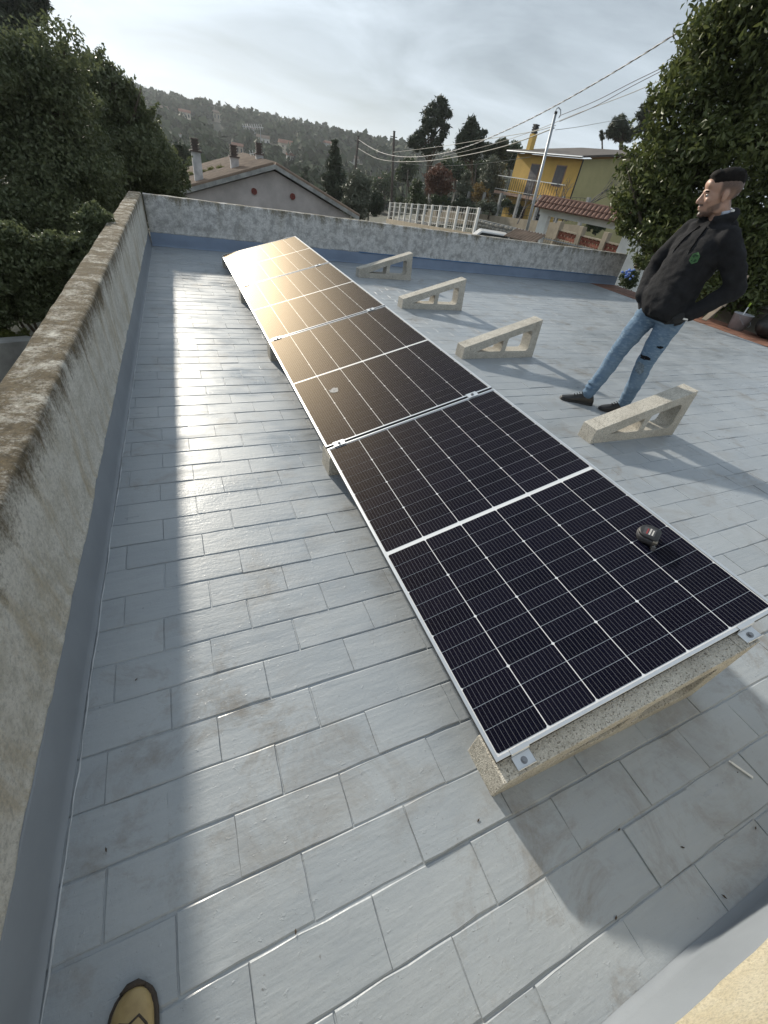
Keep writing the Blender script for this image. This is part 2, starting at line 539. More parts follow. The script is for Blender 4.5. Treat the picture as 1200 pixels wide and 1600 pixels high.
near = set(t for d, t in vis[:300])
AV, AF = [], []
for t in tiles:
    tilt = (rng.gauss(0, 0.0065), rng.gauss(0, 0.0035), rng.gauss(0, 0.004))
    dz = rng.gauss(0, 0.0009)
    px, py = t[0] + rng.gauss(0, 0.0015), t[1] + rng.gauss(0, 0.0015)
    vr = rng.randrange(8) + (8 if (t[0] > 1.15 and t[1] > 0.9 + rng.uniform(-0.5, 0.5) and rng.random() > 0.12) else 0)
    if vr > 7: tilt = tuple(x * 0.5 for x in tilt); dz *= 0.45
    if t in near:
        o = link('tile', TME[vr], None, roof)
        o.location = (px, py, dz); o.rotation_euler = tilt
    else:
        if t[0] < wall_x(t[1]) - 0.2: continue
        M = Matrix.Translation((px, py, dz)) @ Matrix.Rotation(tilt[2], 4, 'Z') @ Matrix.Rotation(tilt[0], 4, 'X') @ Matrix.Rotation(tilt[1], 4, 'Y')
        b0 = len(AV); TV, TF = TVAR[vr]
        AV += [tuple(M @ Vector(p)) for p in TV]
        AF += [tuple(b0 + i for i in f) for f in TF]
mm = bpy.data.meshes.new('tile_field'); mm.from_pydata(AV, [], AF)
tag(link('tile_field', mm, MAT['paint'], roof), kind='stuff')

# bare terracotta strip along the open edge of the roof
MAT['terracotta'] = plain('terracotta', (0.22, 0.10, 0.062), 0.75, var=0.35, scale=4, bmp=0.3)
strip = tag(MB().box((X_EDGE + 0.002, -0.95, -0.3), (9.45, 8.45, -0.006)).build('roof_edge_strip', MAT['terracotta']), kind='structure')
tb = MB().box((-0.14, -0.145, -0.008), (0.14, 0.145, 0.004)).mesh('edge_tile'); tb.materials.append(MAT['terracotta'])
yy = 2.2; 
while yy < 8.2:
    for xx in (8.70, 9.0, 9.3):
        o = link('edge_tile', tb, None, strip); o.location = (xx, yy, rng.gauss(0, 0.001)); o.rotation_euler = (rng.gauss(0, 0.004), rng.gauss(0, 0.004), 0)
    yy += 0.30

def fbm(p, s, o=4):
    return noise.fractal(Vector(p) * s, 0.8, 2.0, o)

def wall_sheet(name, mat, prof, along, n, disp, label, rough_top=0.012):
    """a wall swept along a line: prof = [(offset, z)...], along(t) -> (point, outward direction)"""
    V, F = [], []
    k = len(prof)
    for i in range(n + 1):
        p, out = along(i / n)
        tan = Vector((-out.y, out.x, 0))
        for (o, z) in prof:
            q = p + out * o; q.z = z
            a = disp * fbm(q, 2.3, 2) * 0.7 + disp * 0.15 * fbm(q + Vector((9, 3, 1)), 7, 2)
            if z > 0.5: a += rough_top * 0.6 * fbm(q + Vector((3, 7, 5)), 5, 2)
            rag = 0.010 * fbm(q + Vector((4, 4, 0)), 12, 3) if 0.17 < z < 0.20 else 0
            zz = (rough_top * 0.9 * fbm(q + Vector((1, 2, 8)), 3.5, 2) + rough_top * 0.3 * fbm(q, 9, 2)) if z > 0.5 else rag
            V.append(tuple(q - out * a + Vector((0, 0, zz))))
    for i in range(n):
        for j in range(k - 1):
            a = i * k + j
            F.append((a, a + 1, a + k + 1, a + k))
    F.append(tuple(range(k))); F.append(tuple(n * k + j for j in range(k))[::-1])
    me = bpy.data.meshes.new(name); me.from_pydata(V, [], F); me.update()
    bm = bmesh.new(); bm.from_mesh(me); bmesh.ops.recalc_face_normals(bm, faces=bm.faces); bm.to_mesh(me); bm.free()
    o = link(name, me, mat, smooth=True)
    tag(o, label, 'wall')
    return o

def profile(th, H, inner_z0, step, lip=0.19):
    pr = [(-0.010, inner_z0), (-0.010, lip - 0.03), (-0.008, lip - 0.012), (0.004, lip - 0.004), (0.006, lip + 0.006)]
    z = lip + 0.02
    while z < H - 0.03:
        pr.append((0.0, z)); z += step
    pr += [(-0.001, H - 0.022), (-0.005, H - 0.009), (-0.014, H - 0.002)]
    m = max(4, int(th / 0.022))
    for i in range(1, m):
        pr.append((-0.014 - (th - 0.028) * i / m, H))
    pr += [(-th + 0.014, H - 0.002), (-th + 0.005, H - 0.010), (-th, H - 0.05), (-th, H - 0.3), (-th, -1.0), (-th, -3.4)]
    return pr
H = 0.665
def al_left(t):
    y = -0.95 + t * (8.42 + 0.95)
    return Vector((wall_x(y), y, 0)), Vector((1, 0, 0))
wl = wall_sheet('parapet_wall', MAT['wall_left'], profile(0.175, H, -0.02, 0.028), al_left, 330, 0.007,
                'long lichen-stained plaster parapet running down the left side of the roof', 0.006)
def al_back(t):
    x = -0.93 + t * (9.42 + 0.93)
    return Vector((x, 8.25 - 0.015 * x, 0)), Vector((0, -1, 0))
wb = wall_sheet('parapet_wall', MAT['wall_back'], profile(0.17, H, -0.02, 0.04), al_back, 240, 0.006,
                'far parapet of flaking white plaster with dark blotches behind the panels', 0.006)
def al_near(t):
    x = -1.0 + t * (6.0 + 1.0)
    return Vector((x, Y_NEAR - 0.015, 0)), Vector((0, 1, 0))
wn = wall_sheet('parapet_wall', MAT['wall_near'], profile(0.20, H, -0.02, 0.02), al_near, 300, 0.010,
                'sunlit sandy stucco parapet in the bottom right corner beside the camera', 0.006)

def skirting(parent, mat, along, n, h, inset, jag, name='skirting'):
    V, F = [], []
    for i in range(n + 1):
        p, out = along(i / n)
        top = h + jag * fbm(p + Vector((5, 5, 0)), 2.0) + jag * 0.7 * fbm(p, 14) 
        for o, z in ((-0.02, top), (inset * 0.1, top - 0.001), (inset * 0.25, top - 0.010), (inset, top * 0.5), (inset * 1.25, 0.03), (inset * 1.7, 0.010), (inset * 2.6, 0.0035)):
            q = p + out * (o + 0.0015 * fbm(p + Vector((0, 0, z * 3)), 6)); q.z = z + (0.0025 * fbm(p, 21) if z < 0.02 else 0)
            V.append(tuple(q))
    k = 7
    for i in range(n):
        for j in range(k - 1):
            a = i * k + j
            F.append((a, a + 1, a + k + 1, a + k))
    me = bpy.data.meshes.new(name); me.from_pydata(V, [], F); me.update()
    bm = bmesh.new(); bm.from_mesh(me); bmesh.ops.recalc_face_normals(bm, faces=bm.faces); bm.to_mesh(me); bm.free()
    return link(name, me, mat, parent, smooth=True)
skl = skirting(wl, MAT['skirt'], al_left, 400, 0.186, 0.010, 0.005)
MAT['caulk'] = plain('pale_caulk', (0.40, 0.42, 0.44), 0.5, var=0.25, scale=9, bmp=0.3)
pts = []
for i in range(420):
    y = -0.6 + 8.7 * i / 419
    pts.append((wall_x(y) + 0.031 + 0.004 * fbm((0, y, 0), 3) + 0.002 * fbm((0, y, 4), 19), y, 0.002))
MB().tube(pts, [max(0.0012, 0.0028 + 0.0030 * fbm((1, p[1], 2), 7)) for p in pts], 6).build('sealant_bead', MAT['caulk'], skl, True)
sb = skirting(wb, MAT['skirt_blue'], al_back, 200, 0.186, 0.010, 0.004)
skirting(wn, MAT['skirt'], al_near, 300, 0.186, 0.012, 0.006)
# bright blue bead where the far skirting meets the plaster
MAT['blue'] = plain('blue_sealant', (0.05, 0.17, 0.36), 0.5, var=0.3)
pts = []
for i in range(60):
    x = 2.55 + i * (6.75 / 59)
    pts.append((x, 8.25 - 0.015 * x - 0.014, 0.186 + 0.006 * fbm((x, 0, 0), 2.2)))
MB().tube(pts, [0.006 + 0.004 * abs(fbm((p[0], 3, 0), 5)) for p in pts], 6).build('sealant_bead', MAT['blue'], sb, True)

# ------------------------------------------------------------------ support blocks
TILT = rad(17)
TT = math.tan(TILT)
BW, BL, BH0 = 0.145, 1.0, 0.118
def block_mesh():
    cu = bpy.data.curves.new('blk', 'CURVE'); cu.dimensions = '2D'; cu.fill_mode = 'BOTH'
    cu.extrude = BW / 2 - 0.0025; cu.bevel_depth = 0.0025; cu.bevel_resolution = 1
    def top(x): return BH0 + x * TT
    def spl(ps):
        s = cu.splines.new('POLY'); s.points.add(len(ps) - 1); s.use_cyclic_u = True
        for i, (x, z) in enumerate(ps): s.points[i].co = (x, z, 0, 1)
    sl_, g = 0.0040, 0.050
    outer = [(0.0, 0.0), (BL - 0.005, 0.0), (BL - 0.045, top(BL - 0.045))]
    for xc in (BL - 0.115, 0.075):
        outer += [(xc + sl_, top(xc + sl_)), (xc + sl_, top(xc) - g), (xc - sl_, top(xc) - g), (xc - sl_, top(xc - sl_))]
    outer += [(0.0, top(0.0))]
    spl(outer[::-1])
    # large rounded opening near the tall end, thin wedge opening near the low end
    def rnd(poly, rr, seg=4):
        out = []
        n = len(poly)
        for i in range(n):
            p = Vector(poly[i]); a = (Vector(poly[i-1]) - p); b = (Vector(poly[(i+1) % n]) - p)
            a.normalize(); b.normalize()
            r0 = rr[i]
            for k in range(seg + 1):
                t = k / seg
                q = p + a * r0 * (1 - t) ** 2 + b * r0 * t ** 2
                out.append((q.x, q.y))
        return out
    z0 = 0.072
    def und(x): return top(x) - 0.072
    spl(rnd([(0.555, z0), (0.890, z0), (0.868, und(0.868)), (0.555, und(0.555))], [0.02, 0.05, 0.06, 0.025]))
    spl(rnd([(0.15, z0 - 0.004), (0.500, z0), (0.500, und(0.50))], [0.02, 0.03, 0.03]))
    o = bpy.data.objects.new('tmp', cu); COL.objects.link(o)
    dg = bpy.context.evaluated_depsgraph_get(); dg.update()
    me = bpy.data.meshes.new_from_object(o.evaluated_get(dg))
    bpy.data.objects.remove(o)
    M = Matrix(((1, 0, 0, 0), (0, 0, -1, 0), (0, 1, 0, 0), (0, 0, 0, 1)))
    me.transform(M)
    me.polygons.foreach_set('use_smooth', [False] * len(me.polygons))
    me.materials.clear(); me.materials.append(MAT['concrete'])
    me.name = 'support_block'
    return me
BME = block_mesh()
PITCH = 1.782
rail_y = [0.0185, 1.772, 3.554, 5.336, 7.09]
und_lab = ['wedge-shaped concrete block under the near end of the panel row, its openings showing',
           'wedge-shaped concrete block under the joint between the nearest and second panel',
           'wedge-shaped concrete block under the joint between second and third panel from the camera',
           'wedge-shaped concrete block under the joint between the third and the farthest panel',
           'wedge-shaped concrete block under the far end of the panel row']
for k, yv in enumerate(rail_y):
    o = link('support_block', BME); o.location = (0.004, yv, 0.0015)
    tag(o, und_lab[k], 'concrete block', 'concrete blocks carrying the panel row')
free = [(2.175, 1.765, rad(-1.0), 'free wedge-shaped concrete block nearest the camera, in front of the man'),
        (2.03, 3.54, rad(1.5), 'second free wedge-shaped concrete block from the camera, left of the man'),
        (2.14, 5.36, rad(1.0), 'third free wedge-shaped concrete block from the camera'),
        (2.13, 7.09, rad(2.0), 'farthest free wedge-shaped concrete block, close to the far parapet')]
for x, yv, rz, lab in free:
    o = link('support_block', BME); o.location = (x, yv, 0.0015); o.rotation_euler = (0, 0, rz)
    tag(o, lab, 'concrete block', 'free concrete blocks waiting for the second row')

# ------------------------------------------------------------------ solar panels
PW, PL, PT = 1.134, 1.762, 0.030
def ring(x0, y0, x1, y1, wd, z0, z1):
    b = MB()
    o = [(x0, y0), (x1, y0), (x1, y1), (x0, y1)]; i = [(x0+wd, y0+wd), (x1-wd, y0+wd), (x1-wd, y1-wd), (x0+wd, y1-wd)]
    vs_ = [(*p, z0) for p in o] + [(*p, z0) for p in i] + [(*p, z1) for p in o] + [(*p, z1) for p in i]
    fs_ = []
    for k in range(4):
        j = (k + 1) % 4
        fs_ += [(k, j, 4+j, 4+k)[::-1], (8+k, 8+j, 12+j, 12+k), (k, j, 8+j, 8+k), (4+j, 4+k, 12+k, 12+j)]
    b.add(vs_, fs_)
    return b
def cell_shape(ch_lo, ch_hi, w_, h_):
    a, b, c = w_ / 2, h_ / 2, 0.0050
    p = []
    p += [(-a + c, -b), (a - c, -b), (a, -b + c)] if ch_lo else [(-a, -b), (a, -b)]
    p += [(a, b - c), (a - c, b), (-a + c, b), (-a, b - c)] if ch_hi else [(a, b), (-a, b)]
    if ch_lo: p += [(-a, -b + c)]
    b_ = MB().prism([(x, y, 0) for x, y in p], (0, 0, 0.0009))
    me = b_.mesh('solar_cell'); me.materials.append(MAT['cell'])
    return me
CP, RP = 0.1845, 0.0712
cells = [cell_shape(True, False, 0.1810, 0.0693), cell_shape(False, False, 0.1810, 0.0693), cell_shape(False, True, 0.1810, 0.0693)]
FR_TOP = bevel_mesh(ring(0, 0, PW, PL, 0.011, -0.0016, 0.0).mesh('frame'), 0.0005); FR_TOP.materials.append(MAT['alu'])
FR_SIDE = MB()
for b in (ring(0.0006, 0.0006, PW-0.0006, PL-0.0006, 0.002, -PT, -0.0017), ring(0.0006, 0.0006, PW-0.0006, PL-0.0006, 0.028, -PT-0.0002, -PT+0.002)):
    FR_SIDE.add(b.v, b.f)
FR_SIDE = FR_SIDE.mesh('frame_side'); FR_SIDE.materials.append(MAT['alu_shaded'])
BS = MB().box((0.004, 0.004, -0.0080), (PW-0.004, PL-0.004, -0.0046)).mesh('backsheet'); BS.materials.append(MAT['backsheet'])
GL = MB().add([(0.010, 0.010, -0.0019), (PW-0.010, 0.010, -0.0019), (PW-0.010, PL-0.010, -0.0019), (0.010, PL-0.010, -0.0019)], [(0, 1, 2, 3)]).mesh('glass_pane'); GL.materials.append(MAT['solar_glass'])
JB = MB().box((0.45, 0.86, -0.026), (0.53, 0.91, -0.009)).mesh('junction_box'); JB.materials.append(MAT['black'])
pan_lab = ['nearest solar panel of the row, dark blue-black, with a tape measure lying on it',
           'second solar panel from the camera, its far end browned by glare and one pale smudge',
           'third solar panel from the camera, washed gold by the low sun',
           'farthest solar panel of the row, golden with one dark corner']
for k in range(4):
    p = empty('solar_panel', (0, k * PITCH, 0.15)); p.rotation_euler = (0, -TILT, 0)
    tag(p, pan_lab[k], 'solar panel', 'solar panels mounted in a row')
    link('frame', FR_TOP, None, p); link('frame_side', FR_SIDE, None, p); link('backsheet', BS, None, p)
    link('glass_pane', GL, None, p); link('junction_box', JB, None, p)
    x0 = PW / 2 - 2.5 * CP
    for half in range(2):
        y0 = 0.0168 + RP / 2 if half == 0 else PL - 0.0168 - 11.5 * RP
        for r in range(12):
            for c in range(6):
                o = link('solar_cell', cells[r % 3], None, p)
                o.location = (x0 + c * CP, y0 + r * RP, -0.0046)
MP = Matrix.Translation((0, 0, 0.15)) @ Matrix.Rotation(-TILT, 4, 'Y')    # panel plane to world
# pale dust smudge on the second panel
sm = []
for i in range(26):
    a = 2 * math.pi * i / 26
    rr = 1 + 0.45 * fbm((math.cos(a), math.sin(a), 2), 1.6)
    sm.append(MP @ Vector((0.245 + 0.036 * rr * math.cos(a), PITCH + 0.60 + 0.030 * rr * math.sin(a), -0.0012)))
MAT['bird'] = plain('pale_dust', (0.36, 0.34, 0.32), 0.8, var=0.4, scale=60)
tag(MB().prism(sm, MP.to_3x3() @ Vector((0, 0, 0.0006))).build('dust_smudge', MAT['bird']), 'small pale smudge on the glass of the second panel', 'smudge')

# clamps
def clamp(lx, ly, kind, label):
    e = empty('panel_clamp'); e.matrix_world = MP @ Matrix.Translation((lx, ly, 0))
    b = MB()
    if kind == 'mid':
        b.box((-0.035, -0.024, 0.0005), (0.035, 0.024, 0.0045)).box((-0.034, -0.009, -0.030), (0.034, -0.0065, 0.0003)).box((-0.034, 0.0065, -0.030), (0.034, 0.009, 0.0003))
        c = (0, 0, 0.0045)
    else:
        s = -1 if kind == 'near' else 1
        ys = lambda a, c_: (min(s * a, s * c_), max(s * a, s * c_))
        a0, a1 = ys(-0.012, 0.0035); b.box((-0.032, a0, 0.0005), (0.032, a1, 0.004))
        a0, a1 = ys(0.0015, 0.0045); b.box((-0.032, a0, -0.026), (0.032, a1, 0.0003))
        a0, a1 = ys(0.0046, 0.044); b.box((-0.032, a0, -0.0285), (0.032, a1, -0.0235))
        a0, a1 = ys(0.041, 0.044); b.box((-0.032, a0, -0.0234), (0.032, a1, -0.0165))
        c = (0, s * 0.025, -0.0235)
    o = link('clamp_body', bevel_mesh(b.mesh('clamp_body'), 0.0008), MAT['alu'], e)
    h = MB().tube([Vector(c), Vector(c) + Vector((0, 0, 0.002))], 0.0105, 14)
    h.tube([Vector(c) + Vector((0, 0, 0.002)), Vector(c) + Vector((0, 0, 0.008))], 0.0068, 6)
    h.build('bolt', MAT['steel'], e)
    tag(e, label, 'clamp', 'panel clamps')
side = {0.082: 'low left edge', 0.995: 'high right edge'}
for lx in (0.082, 0.985):
    s = 'low left' if lx < .5 else 'high right'
    clamp(lx, 0.0, 'near', 'silver end clamp at the %s corner of the nearest panel' % s)
    for k, nm in enumerate(('first and second', 'second and third', 'third and fourth')):
        clamp(lx, (k + 1) * PITCH - 0.010, 'mid', 'silver clamp at the %s end of the joint between %s panels' % (s, nm))
    clamp(lx, 3 * PITCH + PL, 'far', 'silver end clamp at the %s corner of the farthest panel' % s)

# ------------------------------------------------------------------ tape measure on the nearest panel
u, v = 1010, 842
k = raydir(u, v); npl = MP.to_3x3() @ Vector((0, 0, 1))
hit = CAM + k * ((MP.translation - CAM).dot(npl) / k.dot(npl))
tp = empty('tape_measure', hit)
tp.rotation_euler = (MP.to_3x3() @ Matrix.Rotation(rad(28), 3, 'Z')).to_euler()
tag(tp, 'black tape measure with red and white print lying on the nearest panel', 'tape measure')
def dshape(r, off):
    ps = []
    for i in range(13):
        a = rad(-10) + rad(200) * i / 12
        ps.append((0.004 + r * math.cos(a), 0.004 + r * math.sin(a)))
    ps += [(-r - 0.001, -r * 0.80), (-r * 0.8, -r), (r * 0.85, -r), (r, -r * 0.7)]
    return [(x, y, off) for x, y in ps]
MAT['rubber'] = plain('grey_rubber', (0.055, 0.055, 0.06), 0.6, var=0.2, scale=60)
MAT['tan_rubber'] = plain('worn_rubber', (0.11, 0.10, 0.085), 0.7, var=0.4, scale=60)
MAT['red'] = plain('red_print', (0.24, 0.03, 0.03), 0.5, var=0.1)
MAT['print'] = plain('white_print', (0.62, 0.60, 0.56), 0.5, var=0.1)
link('case', bevel_mesh(MB().prism(dshape(0.036, 0.0005), (0, 0, 0.044)).mesh('case'), 0.005, 2), MAT['black'], tp, True)
link('rubber_grip', bevel_mesh(MB().prism(dshape(0.0395, 0.010), (0, 0, 0.025)).mesh('grip'), 0.004, 2), MAT['rubber'], tp, True)
lb = MB().box((-0.020, -0.020, 0.0446), (0.022, 0.022, 0.0452)).build('face_label', MAT['rubber'], tp)
MB().box((-0.016, 0.006, 0.0453), (0.014, 0.011, 0.0458)).build('print_band', MAT['red'], lb)
b = MB()
for i in range(7): b.box((-0.016 + i * 0.005, -0.004, 0.0453), (-0.0125 + i * 0.005, 0.002, 0.0458))
for i in range(5): b.box((-0.016 + i * 0.006, -0.014, 0.0453), (-0.0115 + i * 0.006, -0.009, 0.0458))
b.build('print_lines', MAT['print'], lb)
MB().box((-0.058, -0.036, 0.010), (-0.034, -0.0345, 0.034)).box((-0.0600, -0.042, 0.010), (-0.0585, -0.028, 0.034)).build('tape_hook', MAT['steel'], tp)
MB().box((-0.045, -0.040, 0.004), (-0.028, -0.024, 0.040)).build('mouth_guard', MAT['tan_rubber'], tp)

# ------------------------------------------------------------------ small litter on the roof
st = empty('plastic_strip', (0.915, -0.312, 0.004), rad(115))
o = link('strip', bevel_mesh(MB().box((-0.034, -0.0045, 0), (0.034, 0.0045, 0.004)).mesh('strip'), 0.001), MAT['white'], st)
MB().box((0.0345, -0.003, 0.0005), (0.042, 0.003, 0.003)).build('broken_tip', MAT['white'], st)
tag(st, 'white plastic strip on the shaded floor by the near parapet', 'strip')
MAT['leaf_dead'] = plain('dead_leaf', (0.06, 0.038, 0.022), 0.8, var=0.4, scale=50)
bits = [(967, 1296), (1066, 1324), (1131, 1401), (1180, 1294), (962, 1434), (1152, 1207), (747, 1282), (166, 1328), (462, 1456), (213, 1062)]
for i, (u, v) in enumerate(bits):
    p = atz(u, v, 0.003); s = rng.uniform(0.3, 0.62)
    b = MB(); n_ = 6
    ring_ = [(0.009 * s * math.cos(2*math.pi*q/n_) * (1.4 if q % 3 == 0 else 0.8), 0.0045 * s * math.sin(2*math.pi*q/n_), 0.001 + 0.003 * rng.random() * (q % 2)) for q in range(n_)]
    b.prism(ring_, (0, 0, 0.0012))
    o = b.build('leaf_scrap', MAT['leaf_dead']); o.location = p; o.rotation_euler = (0, 0, rng.uniform(0, 6))
    tag(o, 'tiny dark scrap of dead leaf on the painted roof floor', 'leaf scrap', 'leaf scraps on the roof floor')

# ------------------------------------------------------------------ terrain, street, far hillside
def smooth(a, b, x):
    t = min(1, max(0, (x - a) / (b - a))); return t * t * (3 - 2 * t)
def lerp(a, b, t): return a + (b - a) * t
PROF = [(0, -3.6), (30, -3.8), (60, -5.5), (150, -11), (260, -9), (380, -1), (520, 10), (640, 16.5), (760, 18), (950, 10), (1500, -20)]
def ground_z(x, y):
    dx, dy = x - CAM.x, y - CAM.y
    r = math.hypot(dx, dy); az = math.degrees(math.atan2(dx, dy))
    for (r0, z0), (r1, z1) in zip(PROF, PROF[1:]):
        if r0 <= r <= r1:
            z = lerp(z0, z1, smooth(r0, r1, r)); break
    else: z = -40
    right = smooth(14, 34, az) if az < 150 else 0
    z = lerp(z, lerp(-1.35, z, smooth(55, 140, r)), right)
    if r > 200:
        z += smooth(200, 420, r) * (6.0 * noise.noise(Vector((x * 0.006, y * 0.006, 0))) + 3.0 * noise.noise(Vector((x * 0.017, y * 0.017, 4))))
        z += 4.0 * smooth(330, 650, r) * (1 - smooth(-8, 8, abs(az - 0)))
    return z
V, F = [], []
NA, radii = 150, [3.5, 6, 9, 12, 15, 18, 22, 26, 30, 35, 40, 46, 52, 60, 70, 80, 95, 110, 130, 150, 180, 210, 240, 270, 300, 330, 360, 390, 420, 450, 480, 510, 540, 570, 600, 630, 660, 700, 740, 800, 900, 1100, 1400]
for rr in radii:
    for i in range(NA):
        a = 2 * math.pi * i / NA
        x, y = CAM.x + rr * math.sin(a), CAM.y + rr * math.cos(a)
        V.append((x, y, ground_z(x, y)))
for j in range(len(radii) - 1):
    for i in range(NA):
        a, b = j * NA + i, j * NA + (i + 1) % NA
        F.append((a, b, b + NA, a + NA))
c0 = len(V); V.append((CAM.x, CAM.y, -3.6))
F += [(c0, (i + 1) % NA, i) for i in range(NA)]
m, n, b = newmat('ground_earth')
v = coords(n)
c = mixc(n, mrange(n, tnoise(n, v, 0.02, 8, 0.7), 0.4, 0.62), (0.036, 0.042, 0.022), (0.062, 0.056, 0.036))
c = mixc(n, mrange(n, tnoise(n, v, 0.5, 6, 0.7), 0.45, 0.7), c, (0.07, 0.062, 0.04))
n.links.new(c, b.inputs['Base Color']); b.inputs['Roughness'].default_value = 0.95
bump(n, b, tnoise(n, v, 3, 5), 0.5, 0.05)
MAT['ground'] = m
me = bpy.data.meshes.new('ground'); me.from_pydata(V, [], F); me.update()
tag(link('ground', me, MAT['ground'], smooth=True), kind='structure')

# ------------------------------------------------------------------ foliage
def leaf_cloud(clumps, n, size, seed, aspect=0.5, flat=0.0, shell=0.55, fold=0.25, outward=0.5, squash=0.85):
    """diamond leaves in clumps [(centre, radius)]; returns vertices, faces"""
    g = np.random.default_rng(seed)
    C = np.array([tuple(c) for c, r in clumps]); Rr = np.array([r for c, r in clumps])
    pr = Rr ** 2.2; pr = pr / pr.sum()
    idx = g.choice(len(C), n, p=pr)
    d = g.normal(size=(n, 3)); d /= np.linalg.norm(d, axis=1)[:, None]
    # uneven, twiggy outline: direction-dependent radius
    lump = 1 + 0.22 * np.sin(d[:, 0] * 5 + idx * 1.7) * np.sin(d[:, 1] * 6 + idx) + 0.2 * np.sin(d[:, 2] * 7 + idx * 2.3)
    rr = Rr[idx] * lump * (shell + (1 - shell) * g.random(n)) * np.where(g.random(n) < 0.16, 0.45 + 0.75 * g.random(n), 1.0)
    p = C[idx] + d * rr[:, None] * np.array([1, 1, squash])
    nrm = g.normal(size=(n, 3)) + d * outward + np.array([0, 0, flat]); nrm /= np.linalg.norm(nrm, axis=1)[:, None]
    t = np.cross(nrm, g.normal(size=(n, 3))); t /= np.linalg.norm(t, axis=1)[:, None] + 1e-9
    b_ = np.cross(nrm, t)
    s = size * (0.65 + 0.7 * g.random(n))[:, None]
    V = np.stack([p - t * s * 0.5, p + b_ * s * aspect * 0.5 + nrm * s * fold * 0.3, p + t * s * 0.5, p - b_ * s * aspect * 0.5 + nrm * s * fold * 0.3], 1).reshape(-1, 3)
    F = np.arange(4 * n).reshape(n, 4)
    F = np.concatenate([F[:, [0, 1, 2]], F[:, [0, 2, 3]]], 0)
    return V, F
def needle_cloud(clumps, n, size, seed):
    return leaf_cloud(clumps, n, size, seed, aspect=0.22, outward=0.0, shell=0.3, fold=0.1, squash=0.75)

def px_clumps(spots, d, depth=0.6, extra=0, seed=1):
    """clump list from outline spots of the photograph, each placed at its own depth about d"""
    rg = random.Random(seed); out = []
    for (u, v, r) in spots:
        rw = r * mpp(u, v, d)
        dd = d + rg.uniform(-depth, depth) * rw * 1.2
        out.append((at(u, v, dd), rw))
        for _ in range(extra):
            q = at(u + rg.uniform(-.6, .6) * r, v + rg.uniform(-.6, .6) * r, d + rg.uniform(-1.2, 1.2) * rw)
            out.append((q, rw * rg.uniform(0.45, 0.75)))
    return out

MAT['bark'] = plain('bark', (0.10, 0.08, 0.06), 0.95, var=0.4, scale=8, bmp=0.6, bd=0.02)
MAT['bark_grey'] = plain('bark_grey', (0.17, 0.155, 0.14), 0.95, var=0.4, scale=8, bmp=0.6, bd=0.02)
MAT['oak'] = leafmat('oak_leaves', (0.064, 0.082, 0.036), (0.160, 0.182, 0.088), 0.5, 0.32)
MAT['laurel'] = leafmat('laurel_leaves', (0.055, 0.078, 0.024), (0.165, 0.185, 0.060), 0.42, 0.3, 0.38)
MAT['pine'] = leafmat('pine_needles', (0.034, 0.048, 0.027), (0.076, 0.092, 0.050), 0.6, 0.10)
MAT['olive'] = leafmat('olive_leaves', (0.085, 0.10, 0.065), (0.17, 0.185, 0.13), 0.5, 0.12)
MAT['green'] = leafmat('green_leaves', (0.035, 0.055, 0.020), (0.09, 0.115, 0.045), 0.5, 0.2)
MAT['rust'] = leafmat('rust_leaves', (0.11, 0.055, 0.035), (0.20, 0.10, 0.065), 0.6, 0.2)
MAT['gold'] = leafmat('gold_leaves', (0.16, 0.10, 0.03), (0.26, 0.18, 0.06), 0.6, 0.2)
MAT['grass'] = leafmat('weeds', (0.08, 0.10, 0.025), (0.20, 0.21, 0.06), 0.6, 0.3)

def tree(name, label, clumps, leaf, n, base, mat, trunk_r=0.12, kind='leaf', seed=1, group=None, bark='bark', limbs=14, cat='tree', crown_name='crown', **kw):
    e = empty(name, base)
    fn = needle_cloud if kind == 'needle' else leaf_cloud
    V, F = fn(clumps, n, leaf, seed, **kw)
    V = V - np.array(tuple(base))
    link(crown_name, np_mesh(crown_name, V, F), MAT[mat], e)
    rg = random.Random(seed)
    zs = sorted(clumps, key=lambda c: c[0].z)
    cx = sum((c[0] for c in clumps), Vector()) / len(clumps)
    topc = zs[-1][0]
    b_ = MB(); bs = Vector(base)
    mid = Vector((lerp(bs.x, cx.x, 0.7), lerp(bs.y, cx.y, 0.7), lerp(bs.z, cx.z, 0.75)))
    path = [Vector(), (mid - bs) * 0.35 + Vector((trunk_r * 0.4, 0, 0)), (mid - bs) * 0.7, mid - bs, (topc - bs) * 0.5 + (mid - bs) * 0.5, (topc - bs) * 0.94]
    b_.tube(path, [trunk_r * 1.25, trunk_r, trunk_r * 0.85, trunk_r * 0.7, trunk_r * 0.4, trunk_r * 0.1], 9)
    for c, r in rg.sample(clumps, min(limbs, len(clumps))):
        t = rg.uniform(0.35, 0.85)
        i = min(4, int(t * 5)); a = path[i].lerp(path[i+1], t * 5 - i)
        q = c - bs
        m1 = a.lerp(q, 0.5) + Vector((0, 0, -0.1 * (q - a).length))
        b_.tube([a, m1, q], [trunk_r * 0.36, trunk_r * 0.24, trunk_r * 0.06], 6)
    b_.build('trunk', MAT[bark], e, True)
    tag(e, label, cat, group)
    return e

